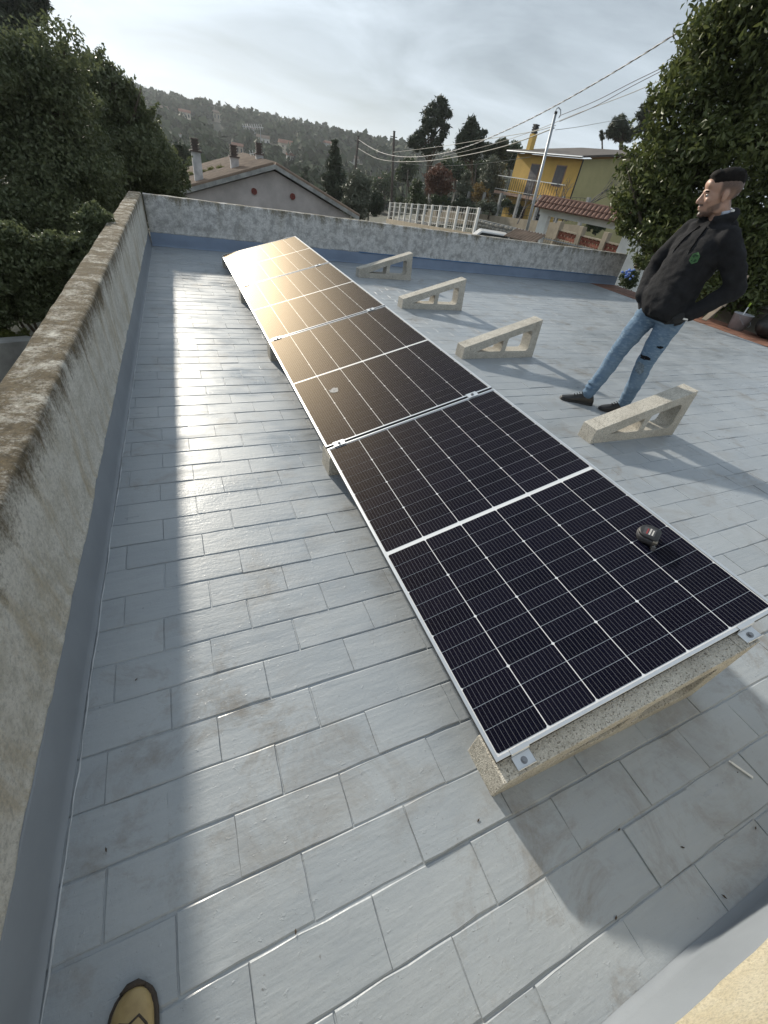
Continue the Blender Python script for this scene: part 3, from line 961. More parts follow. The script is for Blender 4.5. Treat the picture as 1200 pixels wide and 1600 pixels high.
# the dark evergreens beyond the left parapet
spotsA = [(60, 120, 70), (0, 140, 80), (100, 170, 65), (30, 210, 90), (-60, 200, 90), (110, 250, 80), (20, 300, 95), (-70, 310, 90), (70, 360, 85), (-20, 410, 90), (60, 100, 35), (20, 90, 40), (90, 110, 28), (125, 300, 70), (-100, 420, 110), (40, 440, 70)]
def sprays(pts_, d, seed, up=22, r=4.5):
    rg = random.Random(seed); out = []
    for u, v in pts_:
        for q in range(3):
            du, a = rg.uniform(-9, 9), rg.uniform(-.5, .7); L_ = up * rg.uniform(.6, 1.2)
            for k in range(6):
                t = k / 5
                uu, vv = u + du + math.sin(a) * L_ * t, v + 8 - math.cos(a) * L_ * t
                out.append((at(uu, vv, d + rg.uniform(-.4, .4)), r * (1.2 - .6 * t) * mpp(u, v, d)))
    return out
tree('holm_oak', 'large dark evergreen tree filling the left edge, beyond the long parapet', px_clumps(spotsA, 14, 0.7, 3, 2) + sprays([(20, 62), (45, 58), (70, 66), (92, 76), (104, 92), (118, 112), (60, 80), (85, 98)], 14, 3, 24, 6), 0.080, 125000, at(20, 430, 14.5) + Vector((0, 0, -3.0)), 'oak', 0.16, seed=11, group='dark evergreens beyond the left parapet', aspect=0.5)
spotsB = [(150, 130, 40), (165, 160, 50), (190, 190, 48), (150, 210, 60), (215, 225, 45), (235, 255, 42), (180, 260, 60), (250, 285, 36), (210, 300, 50), (150, 310, 60), (262, 270, 28), (200, 340, 45), (235, 320, 36), (140, 105, 22), (170, 118, 20), (200, 150, 22), (120, 180, 50), (160, 370, 50), (110, 390, 50), (268, 300, 22), (250, 250, 24)]
tree('holm_oak', 'dark evergreen tree with a sloping crown above the far end of the left parapet', px_clumps(spotsB, 16.5, 0.7, 3, 3) + sprays([(136, 96), (150, 90), (166, 104), (180, 122), (198, 130), (208, 150), (224, 172), (238, 196), (252, 222), (266, 244), (280, 262), (286, 284), (196, 142), (230, 186), (172, 112), (145, 88)], 16.5, 4, 24, 5), 0.085, 95000, at(190, 370, 17) + Vector((0, 0, -2.5)), 'oak', 0.16, seed=12, group='dark evergreens beyond the left parapet', aspect=0.5)
spotsC = [(30, 420, 45), (70, 400, 40), (100, 420, 32), (10, 470, 45), (60, 460, 40), (-30, 440, 55), (130, 390, 34), (-20, 500, 40), (95, 445, 26), (150, 345, 26), (0, 380, 50)]
tree('evergreen_shrub', 'low black-green shrub hugging the outer side of the left parapet', px_clumps(spotsC, 5.8, 0.6, 3, 4), 0.042, 80000, at(40, 500, 6.2) + Vector((0, 0, -2.2)), 'oak', 0.07, seed=13, group='dark evergreens beyond the left parapet', cat='shrub', crown_name='foliage', aspect=0.5)
spotsW = [(10, 522, 12), (25, 528, 10), (-8, 520, 14), (38, 520, 8), (-30, 525, 16)]
tree('weed_patch', 'small sunlit green weeds seen over the left parapet below the shrubs', px_clumps(spotsW, 5.6, 0.6, 1, 4), 0.05, 1500, at(10, 545, 5.7) + Vector((0, 0, -0.6)), 'grass', 0.01, seed=14, cat='weeds', crown_name='foliage', aspect=0.4)
# dark low garden wall below the weeds
q0, q1 = at(-60, 545, 5.0), at(40, 535, 5.4)
gw = MB().bar(q0 + Vector((0, 0, -0.6)), q1 + Vector((0, 0, -0.6)), 0.2, 1.25).build('garden_wall', MAT['grey_conc'])
tag(gw, 'dark concrete garden wall below the weeds at the left edge', 'wall')
# stone pine tip in the top left corner
spotsP = [(10, 5, 40), (45, 15, 26), (-40, 20, 50), (62, 22, 14), (30, 40, 18), (5, 40, 22), (70, 8, 9), (-20, -30, 40), (40, -20, 30), (55, 52, 8)]
tree('pine_tree', 'dark pine crown poking into the top left corner of the sky', px_clumps(spotsP, 38, 0.6, 2, 5), 0.42, 16000, at(0, 300, 38) + Vector((0, 0, -3)), 'pine', 0.2, 'needle', 15)

# the glossy tree on the right
spotsL = [(1130, 20, 60), (1180, -10, 70), (1105, 80, 58), (1170, 90, 80), (1080, 140, 50), (1140, 170, 75), (1200, 180, 80), (1055, 200, 50), (1110, 240, 70), (1180, 270, 80), (1030, 255, 48), (1075, 300, 60), (1000, 300, 42), (1045, 345, 52), (988, 338, 30), (1020, 372, 36), (1090, 370, 70), (1160, 360, 70), (978, 352, 16), (1065, 400, 40), (1130, 430, 60), (1200, 400, 70), (1110, 35, 28), (1035, 160, 22), (1065, 105, 20), (1020, 215, 18), (990, 265, 18), (975, 315, 18), (1090, 60, 22), (1250, 50, 90), (1250, 250, 90), (1190, 450, 50)]
lc = px_clumps(spotsL, 12.5, 0.6, 3, 6)
# upright shoots along the outline
rg = random.Random(5)
for (u, v) in ((1110, 20), (1113, 45), (1086, 65), (1068, 85), (1072, 110), (1038, 120), (1015, 140), (1020, 165), (1050, 140), (1142, 10), (970, 330), (965, 250), (990, 195), (958, 300), (975, 230), (1128, -5)):
    for k in range(5):
        lc.append((at(u + rg.uniform(-3, 3), v - 4 + k * 8, 12.5 + rg.uniform(-.3, .3)), 5.5 * mpp(u, v, 12.5)))
tree('laurel_tree', 'broad glossy-leaved evergreen tree behind the man at the right edge', lc, 0.125, 46000, Vector((9.9, 6.3, -1.3)), 'laurel', 0.18, seed=21, aspect=0.42, shell=0.62, outward=0.7, fold=0.5)

# trees between the houses, placed where they stand along the street
def bg(name, label, spots, d, base_px, leaf, n, mat, tr=0.12, kind='leaf', seed=1, cat='tree', cn='crown', bark='bark', limbs=12, **kw):
    base = at(base_px[0], base_px[1], d)
    tree(name, label, px_clumps(spots, d, 0.7, 2, seed), leaf, n, base, mat, tr, kind, seed, None, bark, limbs, cat, cn, **kw)
cone = []
for i in range(12):
    t = i / 11
    for s in (-1, 0, 1):
        cone.append((523 + 3 * (1 - t) * 0 + s * (2 + 17 * t) * (0.7 + 0.3 * math.sin(i * 2.1 + s)), 222 + 92 * t + (i % 2) * 2 * s, 4 + 8 * t))
bg('fir_tree', 'dark pointed fir right of the gabled house', cone, 42, (520, 345), 0.32, 9000, 'pine', 0.14, 'needle', 31)
bg('fir_tree', 'small dark fir tip rising behind the right slope of the gabled roof', [(477, 264, 3), (477, 270, 4), (475, 277, 5), (479, 283, 6), (476, 289, 7)], 60, (477, 310), 0.35, 1500, 'pine', 0.1, 'needle', 32)
bg('olive_tree', 'grey-green bushy tree right of the pointed fir', [(557, 278, 14), (548, 296, 14), (566, 296, 14), (555, 315, 16), (570, 312, 12), (545, 318, 12), (562, 332, 14), (575, 285, 8)], 36, (558, 350), 0.17, 9000, 'olive', 0.09, 'leaf', 33, aspect=0.4)
bg('round_shrub', 'rounded black-green shrub beside the wooden pole, left of the white fence', [(585, 308, 12), (592, 316, 10), (580, 320, 11), (588, 326, 10)], 40, (586, 338), 0.16, 4500, 'pine', 0.05, 'leaf', 34, 'shrub', 'foliage')
pine1 = [(688, 156, 8), (678, 166, 9), (694, 165, 9), (668, 176, 9), (684, 178, 12), (699, 178, 9), (664, 188, 7), (672, 192, 11), (689, 192, 9), (696, 200, 8), (664, 202, 10), (678, 208, 7), (692, 208, 7), (655, 212, 10), (646, 220, 9), (660, 222, 9), (684, 222, 9), (674, 228, 7), (642, 226, 6), (688, 232, 6), (668, 236, 9), (652, 232, 7)]
bg('pine_tree', 'tall lone pine with a ragged open crown above the street', pine1, 62, (664, 318), 0.42, 9000, 'pine', 0.28, 'needle', 35, limbs=16)
pine2 = [(737, 188, 7), (733, 198, 10), (742, 204, 11), (729, 210, 12), (745, 218, 14), (722, 222, 11), (735, 228, 15), (718, 234, 9), (752, 230, 12), (740, 240, 14), (724, 243, 10), (757, 208, 6), (716, 226, 6)]
bg('pine_tree', 'dense dark pine just right of the tall lone pine', pine2, 60, (735, 318), 0.42, 9000, 'pine', 0.26, 'needle', 36)
bg('pine_tree', 'lower rounded pine between dense pine and yellow house', [(775, 232, 12), (785, 224, 10), (765, 242, 12), (790, 240, 10), (778, 250, 12), (760, 230, 8)], 58, (775, 318), 0.4, 5000, 'pine', 0.2, 'needle', 37)
bg('rust_tree', 'reddish-brown autumn tree left of the silvery olive', [(685, 268, 13), (674, 278, 12), (697, 280, 13), (684, 290, 13), (700, 294, 10), (672, 295, 9), (690, 302, 9)], 48, (684, 338), 0.18, 4200, 'rust', 0.12, 'leaf', 38, aspect=0.6)
bg('olive_tree', 'silvery olive tree in front of the yellow house corner', [(770, 256, 12), (762, 268, 14), (778, 270, 13), (768, 284, 15), (780, 290, 11), (757, 288, 10), (770, 302, 12), (785, 260, 7)], 50, (770, 335), 0.2, 7000, 'olive', 0.12, 'leaf', 39, aspect=0.35)
bg('olive_tree', 'small slim olive between the reddish tree and the silvery olive', [(728, 278, 8), (723, 290, 9), (732, 294, 8), (726, 304, 9), (733, 308, 7)], 47, (727, 335), 0.18, 3200, 'olive', 0.08, 'leaf', 40, aspect=0.35)
bg('ivy_column', 'ivy-clad green pillar of foliage left of the reddish tree', [(652, 288, 9), (648, 298, 9), (654, 306, 10), (660, 316, 10), (648, 316, 9), (664, 324, 8), (655, 328, 9)], 46, (655, 345), 0.16, 5500, 'green', 0.12, 'leaf', 41, 'plant', 'foliage')
bg('gold_shrub', 'golden-brown shrub below the silvery olive', [(750, 295, 9), (744, 305, 8), (757, 304, 9), (750, 314, 9), (760, 314, 6)], 45, (750, 335), 0.14, 2200, 'gold', 0.06, 'leaf', 42, 'shrub', 'foliage')
bg('pine_tree', 'dark umbrella pine behind the roof of the yellow house', [(968, 190, 11), (960, 198, 10), (975, 200, 11), (985, 208, 9), (952, 208, 8), (965, 212, 10), (978, 214, 9)], 75, (970, 260), 0.5, 5000, 'pine', 0.3, 'needle', 43)
bg('pine_tree', 'tall pine half hidden by the glossy tree, behind yellow house', [(1012, 170, 10), (1002, 180, 9), (1018, 184, 10), (1008, 195, 9), (1000, 200, 8), (1016, 205, 9)], 70, (1008, 260), 0.5, 4200, 'pine', 0.3, 'needle', 44)
bg('cypress', 'tiny cypress tip standing on the yellow house skyline', [(940, 206, 2.5), (940, 211, 3.2), (941, 216, 3.6)], 70, (941, 250), 0.3, 700, 'pine', 0.1, 'needle', 45)
for i, (u, v, d, lab) in enumerate(((640, 262, 90, 'dark bushy tree in the valley left of the ivy pillar'), (710, 262, 80, 'dark bushy tree in the valley behind the reddish tree'), (600, 285, 110, 'dark bushy tree in the valley between the two wooden poles'), (795, 236, 85, 'dark bushy tree in the valley behind the yellow house chimney'), (745, 268, 75, 'dark bushy tree in the valley behind the golden shrub'))):
    sp = [(u + random.uniform(-14, 14), v + random.uniform(-8, 18), random.uniform(8, 13)) for _ in range(8)]
    bg('bushy_tree', lab, sp, d, (u, v + 40), 0.4, 4000, 'green', 0.2, 'leaf', 50 + i)
for i, (u, v, d, mt, lab) in enumerate(((690, 316, 46, 'green', 'dark low shrub behind the white fence under the reddish tree'), (722, 320, 44, 'pine', 'black-green low shrub behind the white fence under slim olive'), (795, 320, 46, 'green', 'green shrub at the left foot of the yellow house'), (632, 318, 52, 'green', 'low shrub at the left end of the white fence'), (762, 326, 43, 'olive', 'grey-green shrub behind the rubble wall'), (930, 352, 40, 'green', 'green shrub behind the lattice wall'))):
    sp = [(u + random.uniform(-13, 13), v + random.uniform(-7, 9), random.uniform(5, 8)) for _ in range(8)]
    bg('low_shrub', lab, sp, d, (u, v + 16), 0.16, 3000, mt, 0.05, 'leaf', 80 + i, 'shrub', 'foliage')
bg('reed_patch', 'yellow-green reeds growing beside the left chimney of the gabled house', [(290, 285, 9), (282, 292, 9), (300, 279, 8), (330, 270, 7), (345, 266, 6), (318, 274, 7), (275, 300, 8)], 33, (300, 312), 0.3, 3500, 'grass', 0.03, 'leaf', 57, 'reeds', 'foliage', aspect=0.15)
bg('pine_tree', 'dark stone pine standing left of the gabled house chimney', [(280, 232, 12), (292, 240, 10), (270, 240, 12), (283, 248, 10), (262, 250, 10)], 45, (272, 292), 0.3, 3500, 'pine', 0.12, 'needle', 58)

# ------------------------------------------------------------------ wooded hillside and its houses
def ground_hit(u, v, r0=60):
    k = raydir(u, v); h = math.hypot(k.x, k.y)
    r = r0
    while r < 900:
        p = CAM + k * (r / h)
        if p.z < ground_z(p.x, p.y): return p, r
        r += 3
    return CAM + k * (640 / h), 640
g = np.random.default_rng(77)
house_px = [(256, 176, 12), (290, 183, 14), (283, 213, 9), (342, 186, 13), (345, 218, 8), (372, 238, 14), (412, 226, 15), (447, 236, 17), (455, 250, 12), (505, 214, 9), (513, 232, 12), (553, 240, 9), (552, 254, 12), (270, 262, 12), (592, 284, 10), (626, 274, 8), (318, 196, 8), (560, 228, 9), (395, 205, 9)]
house_pts = [ground_hit(u, v + 4, 100) for u, v, s in house_px]
blockers = [(p.x, p.y, s * mpp(u, v, r) * 0.62 + 2.5) for (p, r), (u, v, s) in zip(house_pts, house_px)]
cen, rds, zz = [], [], []
tries = 0
while len(cen) < 5600 and tries < 60000:
    tries += 1
    r = math.sqrt(g.uniform(75 ** 2, 830 ** 2)); a = rad(g.uniform(-16, 58))
    x, y = CAM.x + r * math.sin(a), CAM.y + r * math.cos(a)
    if noise.noise(Vector((x * 0.012, y * 0.012, 9))) < -0.28 and r < 600: continue
    if any(abs((x - bx) - (y - by) * bx / by) < wv and -80 < (y - by) < 8 for bx, by, wv in blockers): continue
    R_ = g.uniform(2.4, 6.4) * (0.6 + 0.4 * smooth(100, 400, r))
    cen.append((x, y, ground_z(x, y) + R_ * 0.9)); rds.append(R_)
cen = np.array(cen); rds = np.array(rds)
N, K = len(cen), 60
d = g.normal(size=(N, K, 3)); d /= np.linalg.norm(d, axis=2)[:, :, None]
lump = 1 + 0.3 * np.sin(d[:, :, 0] * 4 + np.arange(N)[:, None]) + 0.25 * np.sin(d[:, :, 2] * 5 + np.arange(N)[:, None] * 1.3)
P = cen[:, None, :] + d * (rds[:, None] * lump * (0.55 + 0.5 * g.random((N, K))))[:, :, None] * np.array([1, 1, 0.8])
nr = g.normal(size=(N, K, 3)) + d * 0.8; nr /= np.linalg.norm(nr, axis=2)[:, :, None]
t = np.cross(nr, g.normal(size=(N, K, 3))); t /= np.linalg.norm(t, axis=2)[:, :, None]
b_ = np.cross(nr, t)
s_ = (rds[:, None] * (0.45 + 0.45 * g.random((N, K))))[:, :, None]
V = np.stack([P - t * s_ * .6, P + b_ * s_ * .5, P + t * s_ * .6, P - b_ * s_ * .5], 2).reshape(-1, 3)
F = np.arange(len(V)).reshape(-1, 4)
MAT['wood'] = leafmat('hill_wood', (0.040, 0.056, 0.028), (0.105, 0.115, 0.062), 0.8, 0.0, 0.1)
tag(link('hill_woods', np_mesh('hill_woods', V, F), MAT['wood']), 'mass of dark trees covering the distant hillside', 'woods', kind='stuff')

MAT['roof_red'] = plain('clay_roof', (0.26, 0.12, 0.075), 0.85, var=0.3, scale=2)
MAT['roof_brown'] = plain('brown_roof', (0.20, 0.14, 0.10), 0.9, var=0.3, scale=2)
walls_c = [(0.60, 0.58, 0.54), (0.50, 0.40, 0.33), (0.62, 0.60, 0.58), (0.55, 0.47, 0.38)]
WM = [plain('far_wall_%d' % i, c, 0.85, var=0.1, scale=0.6) for i, c in enumerate(walls_c)]
house_lab = ['pale house on the hill crest at far left', 'long beige house just below the hill crest', 'small white house with a pointed roof on the left slope', 'cream house near the top of the wooded slope',
             'tiny white house among trees above the middle chimney', 'pink house right beside the middle chimney', 'white house right of the roof aerial', 'cream villa with a red roof in mid slope',
             'low pale house under the cream villa', 'small white house high on the ridge toward the fir', 'white house left of the fir tip', 'small pale house right of the fir tip', 'pale house low on the slope right of the fir',
             'white shed under the dark stone pine at left', 'little red-walled house in the valley between poles', 'small white house in the valley right of the red one', 'beige house at the left of the slope below the crest', 'small pale house on the ridge by the wooden poles', 'small brown house in the upper woods']
for i, ((p, r), (u, v, s)) in enumerate(zip(house_pts, house_px)):
    wd = s * mpp(u, v, r) * 1.2; ht = wd * random.uniform(0.5, 0.66); dp = wd * 0.7
    e = empty('hill_house', p, random.uniform(-0.5, 0.3)); z0 = -2.0
    wm = WM[1] if i in (5,) else (MAT['roof_red'] if i == 14 else WM[(0, 3, 2, 3)[i % 4]])
    MB().box((-wd/2, -dp/2, z0), (wd/2, dp/2, ht)).build('wall', wm, e)
    rf = MB(); o_ = 0.06 * wd
    if i == 2:
        rf.add([(-wd/2-o_, -dp/2-o_, ht), (wd/2+o_, -dp/2-o_, ht), (wd/2+o_, dp/2+o_, ht), (-wd/2-o_, dp/2+o_, ht), (0, 0, ht + wd*0.4)], [(0,1,4),(1,2,4),(2,3,4),(3,0,4),(3,2,1,0)])
    else:
        h2 = wd * 0.22
        rf.prism([(-wd/2-o_, -dp/2-o_, ht+0.01), (-wd/2-o_, 0, ht+h2), (-wd/2-o_, dp/2+o_, ht+0.01)], (wd+2*o_, 0, 0))
    rf.build('roof', MAT['roof_red'] if i % 3 else MAT['roof_brown'], e)
    for k in range(2 if s < 12 else 3):
        x = -wd/2 + wd * (k + 0.5) / (2 if s < 12 else 3)
        MB().box((x - wd*0.06, -dp/2 - 0.06, ht*0.35), (x + wd*0.06, -dp/2 + 0.05, ht*0.78)).build('window', MAT['window'], e)
    tag(e, house_lab[i], 'house', 'houses on the far hillside')

# ------------------------------------------------------------------ gabled neighbour house
YG = 28.5
gl_, ga, gr_ = aty(281, 300, YG), aty(428, 260, YG), aty(553, 337, YG)
MAT['render'] = plain('grey_pink_render', (0.50, 0.45, 0.43), 0.9, var=0.22, scale=0.9, bmp=0.3, bd=0.01)
gh = empty('gabled_house', (ga.x, YG, -3.8))
def loc(p): return Vector((p.x - ga.x, p.y - YG, p.z + 3.8))
a_, b2, c_ = loc(gl_), loc(ga), loc(gr_)
DEP = 11.0
MB().prism([(a_.x + .15, 0, 0), (c_.x - .15, 0, 0), (c_.x - .15, 0, c_.z - 0.12), (b2.x, 0, b2.z - 0.18), (a_.x + .15, 0, a_.z - 0.12)], (0, DEP, 0)).build('wall', MAT['render'], gh)
for nm, p0, p1 in (('l', a_, b2), ('r', b2, c_)):
    rm = MB()
    dirv = (p1 - p0).normalized(); nrm_ = Vector((-dirv.z, 0, dirv.x))
    q = [p0 - dirv * (0.25 if nm == 'l' else 0) + Vector((0, -0.30, 0)), p1 + dirv * (0.25 if nm == 'r' else 0) + Vector((0, -0.30, 0))]
    poly = [q[0], q[1], q[1] + nrm_ * 0.12, q[0] + nrm_ * 0.12]
    rm.prism(poly, (0, DEP + 0.6, 0))
    ro = rm.build('roof', MAT['roof_brown'], gh)
    # roll tiles up the slope
    Ls = (q[1] - q[0]).length; k = 0
    tmesh = None
    for k in range(26):
        y0 = k * 0.42
        half = [(math.cos(math.pi * j / 6) * 0.12, math.sin(math.pi * j / 6) * 0.10) for j in range(7)]
        V_, F_ = [], []
        for s in (0, 1):
            c0 = q[0].lerp(q[1], s) + nrm_ * 0.121 + Vector((0, y0 + 0.15, 0))
            V_ += [c0 + Vector((0, hx, 0)) + nrm_ * hz for hx, hz in half]
        F_ = [(j, j+1, 8+j, 7+j) for j in range(6)] + [tuple(range(7)), tuple(range(13, 6, -1))]
        if tmesh is None:
            off = V_[0].copy(); tmesh = MB().add([x - V_[0] for x in V_], F_).mesh('roof_tile'); tmesh.materials.append(MAT['roof_brown'])
        o = link('roof_tile', tmesh, None, ro); o.location = V_[0]
    MB().prism([q[0] - Vector((0, .02, .10)), q[1] - Vector((0, .02, .10)), q[1] - Vector((0, .02, -.10)), q[0] - Vector((0, .02, -.10))], (0, 0.10, 0)).build('verge_board', MAT['grey_conc'], ro)
MAT['vent'] = plain('red_vent', (0.20, 0.045, 0.035), 0.7, var=0.2, scale=10)
for u, v in ((397, 299), (457, 307)):
    p = loc(aty(u, v, YG))
    vt = MB().tube([(p.x, -0.06, p.z), (p.x, 0.05, p.z)], 0.15, 16).build('vent', MAT['vent'], gh)
    bb = MB()
    for k in range(5): bb.box((p.x - 0.12, -0.075, p.z - 0.1 + k * 0.05), (p.x + 0.12, -0.062, p.z - 0.085 + k * 0.05))
    bb.build('vent_grille', MAT['vent'], vt)
MAT['chim'] = plain('chimney_render', (0.50, 0.49, 0.49), 0.9, var=0.25, scale=3)
MAT['cowl'] = plain('chimney_cowl', (0.10, 0.075, 0.065), 0.8, var=0.3, scale=8)
for (u0, v0, u1, v1, Yc, sh, wd) in ((312, 290, 303, 237, YG + 0.6, 0.5, 0.42), (368, 277, 365, 246, YG + 2.2, 0.5, 0.42), (406, 266, 405, 242, YG + 3.6, 0.45, 0.40)):
    p0, p1 = loc(aty(u0, v0, Yc)), loc(aty(u1, v1, Yc))
    x = p0.x; w2 = wd / 2; yc = Yc - YG
    ch = MB().box((x - w2, yc - w2, p0.z - 0.7), (x + w2, yc + w2, p1.z)).build('chimney', MAT['chim'], gh)
    cw = MB().box((x - w2 - .06, yc - w2 - .06, p1.z + .002), (x + w2 + .06, yc + w2 + .06, p1.z + 0.07))
    for k in range(4):
        cw.box((x - w2 + .02, yc - w2 + .02, p1.z + 0.11 + k * 0.12), (x + w2 - .02, yc + w2 - .02, p1.z + 0.175 + k * 0.12))
    cw.box((x - w2 + .08, yc - w2 + .08, p1.z + .07), (x + w2 - .08, yc + w2 - .08, p1.z + 0.5))
    cw.build('cowl', MAT['cowl'], ch)
tag(gh, 'low gabled house with pinkish-grey wall and two red round vents', 'house')
# television aerial on the ridge
pa, pb = aty(403, 268, YG + 4.3), aty(397, 196, YG + 4.3)
an = empty('tv_aerial', pa)
q = pb - pa; q.x *= 0.6
MAT['aerial'] = plain('aerial_metal', (0.42, 0.43, 0.44), 0.4, 0.6)
MB().tube([Vector((0.25, 0, -0.5)), Vector((0.25, 0, q.z))], 0.025, 6).build('mast', MAT['aerial'], an)
b = MB()
b.tube([(-0.75, 0, q.z - .15), (0.45, 0.1, q.z - .02)], 0.02, 5)
for k in range(9):
    x = -0.7 + k * 0.13; z = q.z - .15 + k * 0.015
    b.tube([(x, -0.22, z - .1), (x, 0.22, z + .14)], 0.011, 4)
b.build('boom', MAT['aerial'], an)
b = MB().tube([(-0.45, 0, 0.75), (0.4, 0, 0.95)], 0.018, 5)
for k in range(5): b.tube([(-0.4 + k * .16, -0.2, 0.68 + k * .04), (-0.4 + k * .16, 0.2, 0.92 + k * .04)], 0.011, 4)
b.build('lower_boom', MAT['white'], an)
tag(an, 'spiky television aerial on a thin mast beside the ridge chimney', 'aerial')

# ------------------------------------------------------------------ street, yellow house, gate portico, fences
def gz(p): return ground_z(p.x, p.y)
rdm = MB()
ra = [at(590, 345, 62), at(660, 352, 46), at(745, 372, 36), at(870, 400, 29), at(1010, 440, 24), at(1150, 500, 21)]
V_ = []
for i, p in enumerate(ra):
    t_ = (ra[min(i+1, 5)] - ra[max(i-1, 0)]); t_.z = 0; t_.normalize(); sd = Vector((-t_.y, t_.x, 0))
    for s in (-2.6, -0.9, 0.9, 2.6):
        q = p + sd * s; q.z = gz(q) + 0.03; V_.append(q)
rdm.add(V_, [(4*i+j, 4*i+j+1, 4*i+j+5, 4*i+j+4) for i in range(5) for j in range(3)])
tag(rdm.build('street', MAT['asphalt']), kind='structure')

MAT['yellow'] = plain('yellow_render', (0.72, 0.47, 0.13), 0.85, var=0.13, scale=0.8, bmp=0.2, bd=0.006)
MAT['khaki'] = plain('olive_render', (0.46, 0.40, 0.20), 0.9, var=0.13, scale=0.7, bmp=0.2, bd=0.006)
MAT['slab'] = plain('balcony_slab', (0.42, 0.27, 0.20), 0.85, var=0.2, scale=2)
MAT['slate'] = plain('dark_roof', (0.085, 0.07, 0.06), 0.85, var=0.3, scale=1.5)
MAT['shutter'] = plain('grey_shutter', (0.13, 0.125, 0.13), 0.6, var=0.15, scale=4)
MAT['iron'] = plain('dark_iron', (0.03, 0.028, 0.027), 0.55, 0.3, 0.3)
MAT['zinc'] = plain('galvanised', (0.38, 0.40, 0.42), 0.5, 0.6, 0.15, 4)
MAT['lightwood'] = plain('weathered_wood', (0.21, 0.17, 0.13), 0.9, var=0.3, scale=5)

K = at(898, 290, 43); Lf = at(797, 285, 48.5)
fx = Vector((Lf.x - K.x, Lf.y - K.y, 0)); FW = fx.length; fx.normalize()      # along the front, away from the corner
sd = Vector((fx.y, -fx.x, 0))
if sd.x < 0: sd = -sd                                                        # along the side wall
HB = -1.7
yh = empty('yellow_house', (K.x, K.y, HB))
yh.rotation_euler = (0, 0, math.atan2(fx.y, fx.x))                          # local +x runs along the front
sgn = -1 if Vector((-fx.y, fx.x, 0)).dot(sd) < 0 else 1                     # local y sign of the house interior
def yl(p):                                                                  # world -> house coordinates
    q = Vector((p.x - K.x, p.y - K.y, 0)); return Vector((q.dot(fx), q.dot(Vector((-fx.y, fx.x, 0))), p.z - HB))
def front(u, v):                                                            # pixel -> point on the front plane (local y = 0)
    k = raydir(u, v); nrm_ = Vector((-fx.y, fx.x, 0)); t_ = (Vector((K.x, K.y, 0)) - Vector((CAM.x, CAM.y, 0))).dot(nrm_) / k.dot(nrm_)
    return yl(CAM + k * t_)
def sidep(u, v):
    k = raydir(u, v); t_ = (Vector((K.x, K.y, 0)) - Vector((CAM.x, CAM.y, 0))).dot(fx) / k.dot(fx)
    return yl(CAM + k * t_)
eave = front(896, 247).z
bal = front(880, 316).z
SD = 13.0
def yb(b_, x0, x1, d0, d1, z0, z1):                                         # box given by depth into (+) or out of (-) the front
    ys = sorted((sgn * d0, sgn * d1)); b_.box((x0, ys[0], z0), (x1, ys[1], z1)); return b_
yb(MB(), 0.003, FW, 0.002, SD, 0.0, eave).build('front_wall', MAT['yellow'], yh)
# the olive side wall with its gable
rz = sidep(985, 222).z
pv = [(0, sgn * 0.0, 0), (0, sgn * SD, 0), (0, sgn * SD, eave - 0.1), (0, sgn * SD * 0.62, eave + 1.1), (0, 0, eave)]
MB().prism(pv, (-0.05, 0, 0)).build('side_wall', MAT['khaki'], yh)
# roof
RW = 0.7; ridge = eave + 1.25
rf = MB()
yy0, yy1, yr = -sgn * 0.75, sgn * (SD + .3), sgn * SD * 0.60
rf.prism([(-RW + .2, yy0, eave), (-RW + .2, yr, ridge), (-RW + .2, yy1, eave), (-RW + .2, yy1, eave + 0.14), (-RW + .2, yr, ridge + 0.16), (-RW + .2, yy0, eave + 0.12)], (FW + 1.0, 0, 0))
rfo = rf.build('roof', MAT['slate'], yh)
MB().tube([(-RW + .1, yy0 - sgn * .06, eave + .03), (FW + .5, yy0 - sgn * .06, eave + .03)], 0.07, 8).build('gutter', MAT['zinc'], rfo)
MB().tube([(-0.08, -sgn*.10, eave - .05), (-0.08, -sgn*.10, eave - .6), (-0.08, -sgn * 0.08, 0.3)], 0.05, 7).build('downpipe', MAT['iron'], yh)
# chimney
cp = front(825, 232); cx = FW - 0.55
chm = MB(); yb(chm, cx - .22, cx + .22, 0.5, 0.94, eave, eave + 1.35); cho = chm.build('chimney', MAT['yellow'], yh)
cb = MB()
for k in range(4): yb(cb, cx - .20, cx + .20, 0.52, 0.92, eave + 1.40 + k * .15, eave + 1.49 + k * .15)
yb(cb, cx - .15, cx + .15, 0.57, 0.87, eave + 1.351, eave + 1.95); cb.build('cowl', MAT['black'], cho)
# balcony
bx0, bx1 = -0.1, FW + 0.5
bb = MB(); yb(bb, bx0, bx1, -1.15, 0.0, bal - 0.22, bal - 0.02); bo = bb.build('balcony', MAT['slab'], yh)
rl = MB(); yb(rl, bx0, bx1, -1.14, -1.09, bal + 0.98, bal + 1.04); yb(rl, bx0, bx1, -1.13, -1.10, bal + 0.10, bal + 0.13); rl.build('handrail', MAT['whitewash'], bo)
bmesh_ = None
for k in range(int((bx1 - bx0) / 0.28)):
    if bmesh_ is None: bmesh_ = MB().box((-.012, -.012, 0), (.012, .012, 0.98)).mesh('baluster'); bmesh_.materials.append(MAT['iron'])
    o = link('baluster', bmesh_, None, bo); o.location = (bx0 + 0.05 + k * 0.28, -sgn * 1.115, bal)
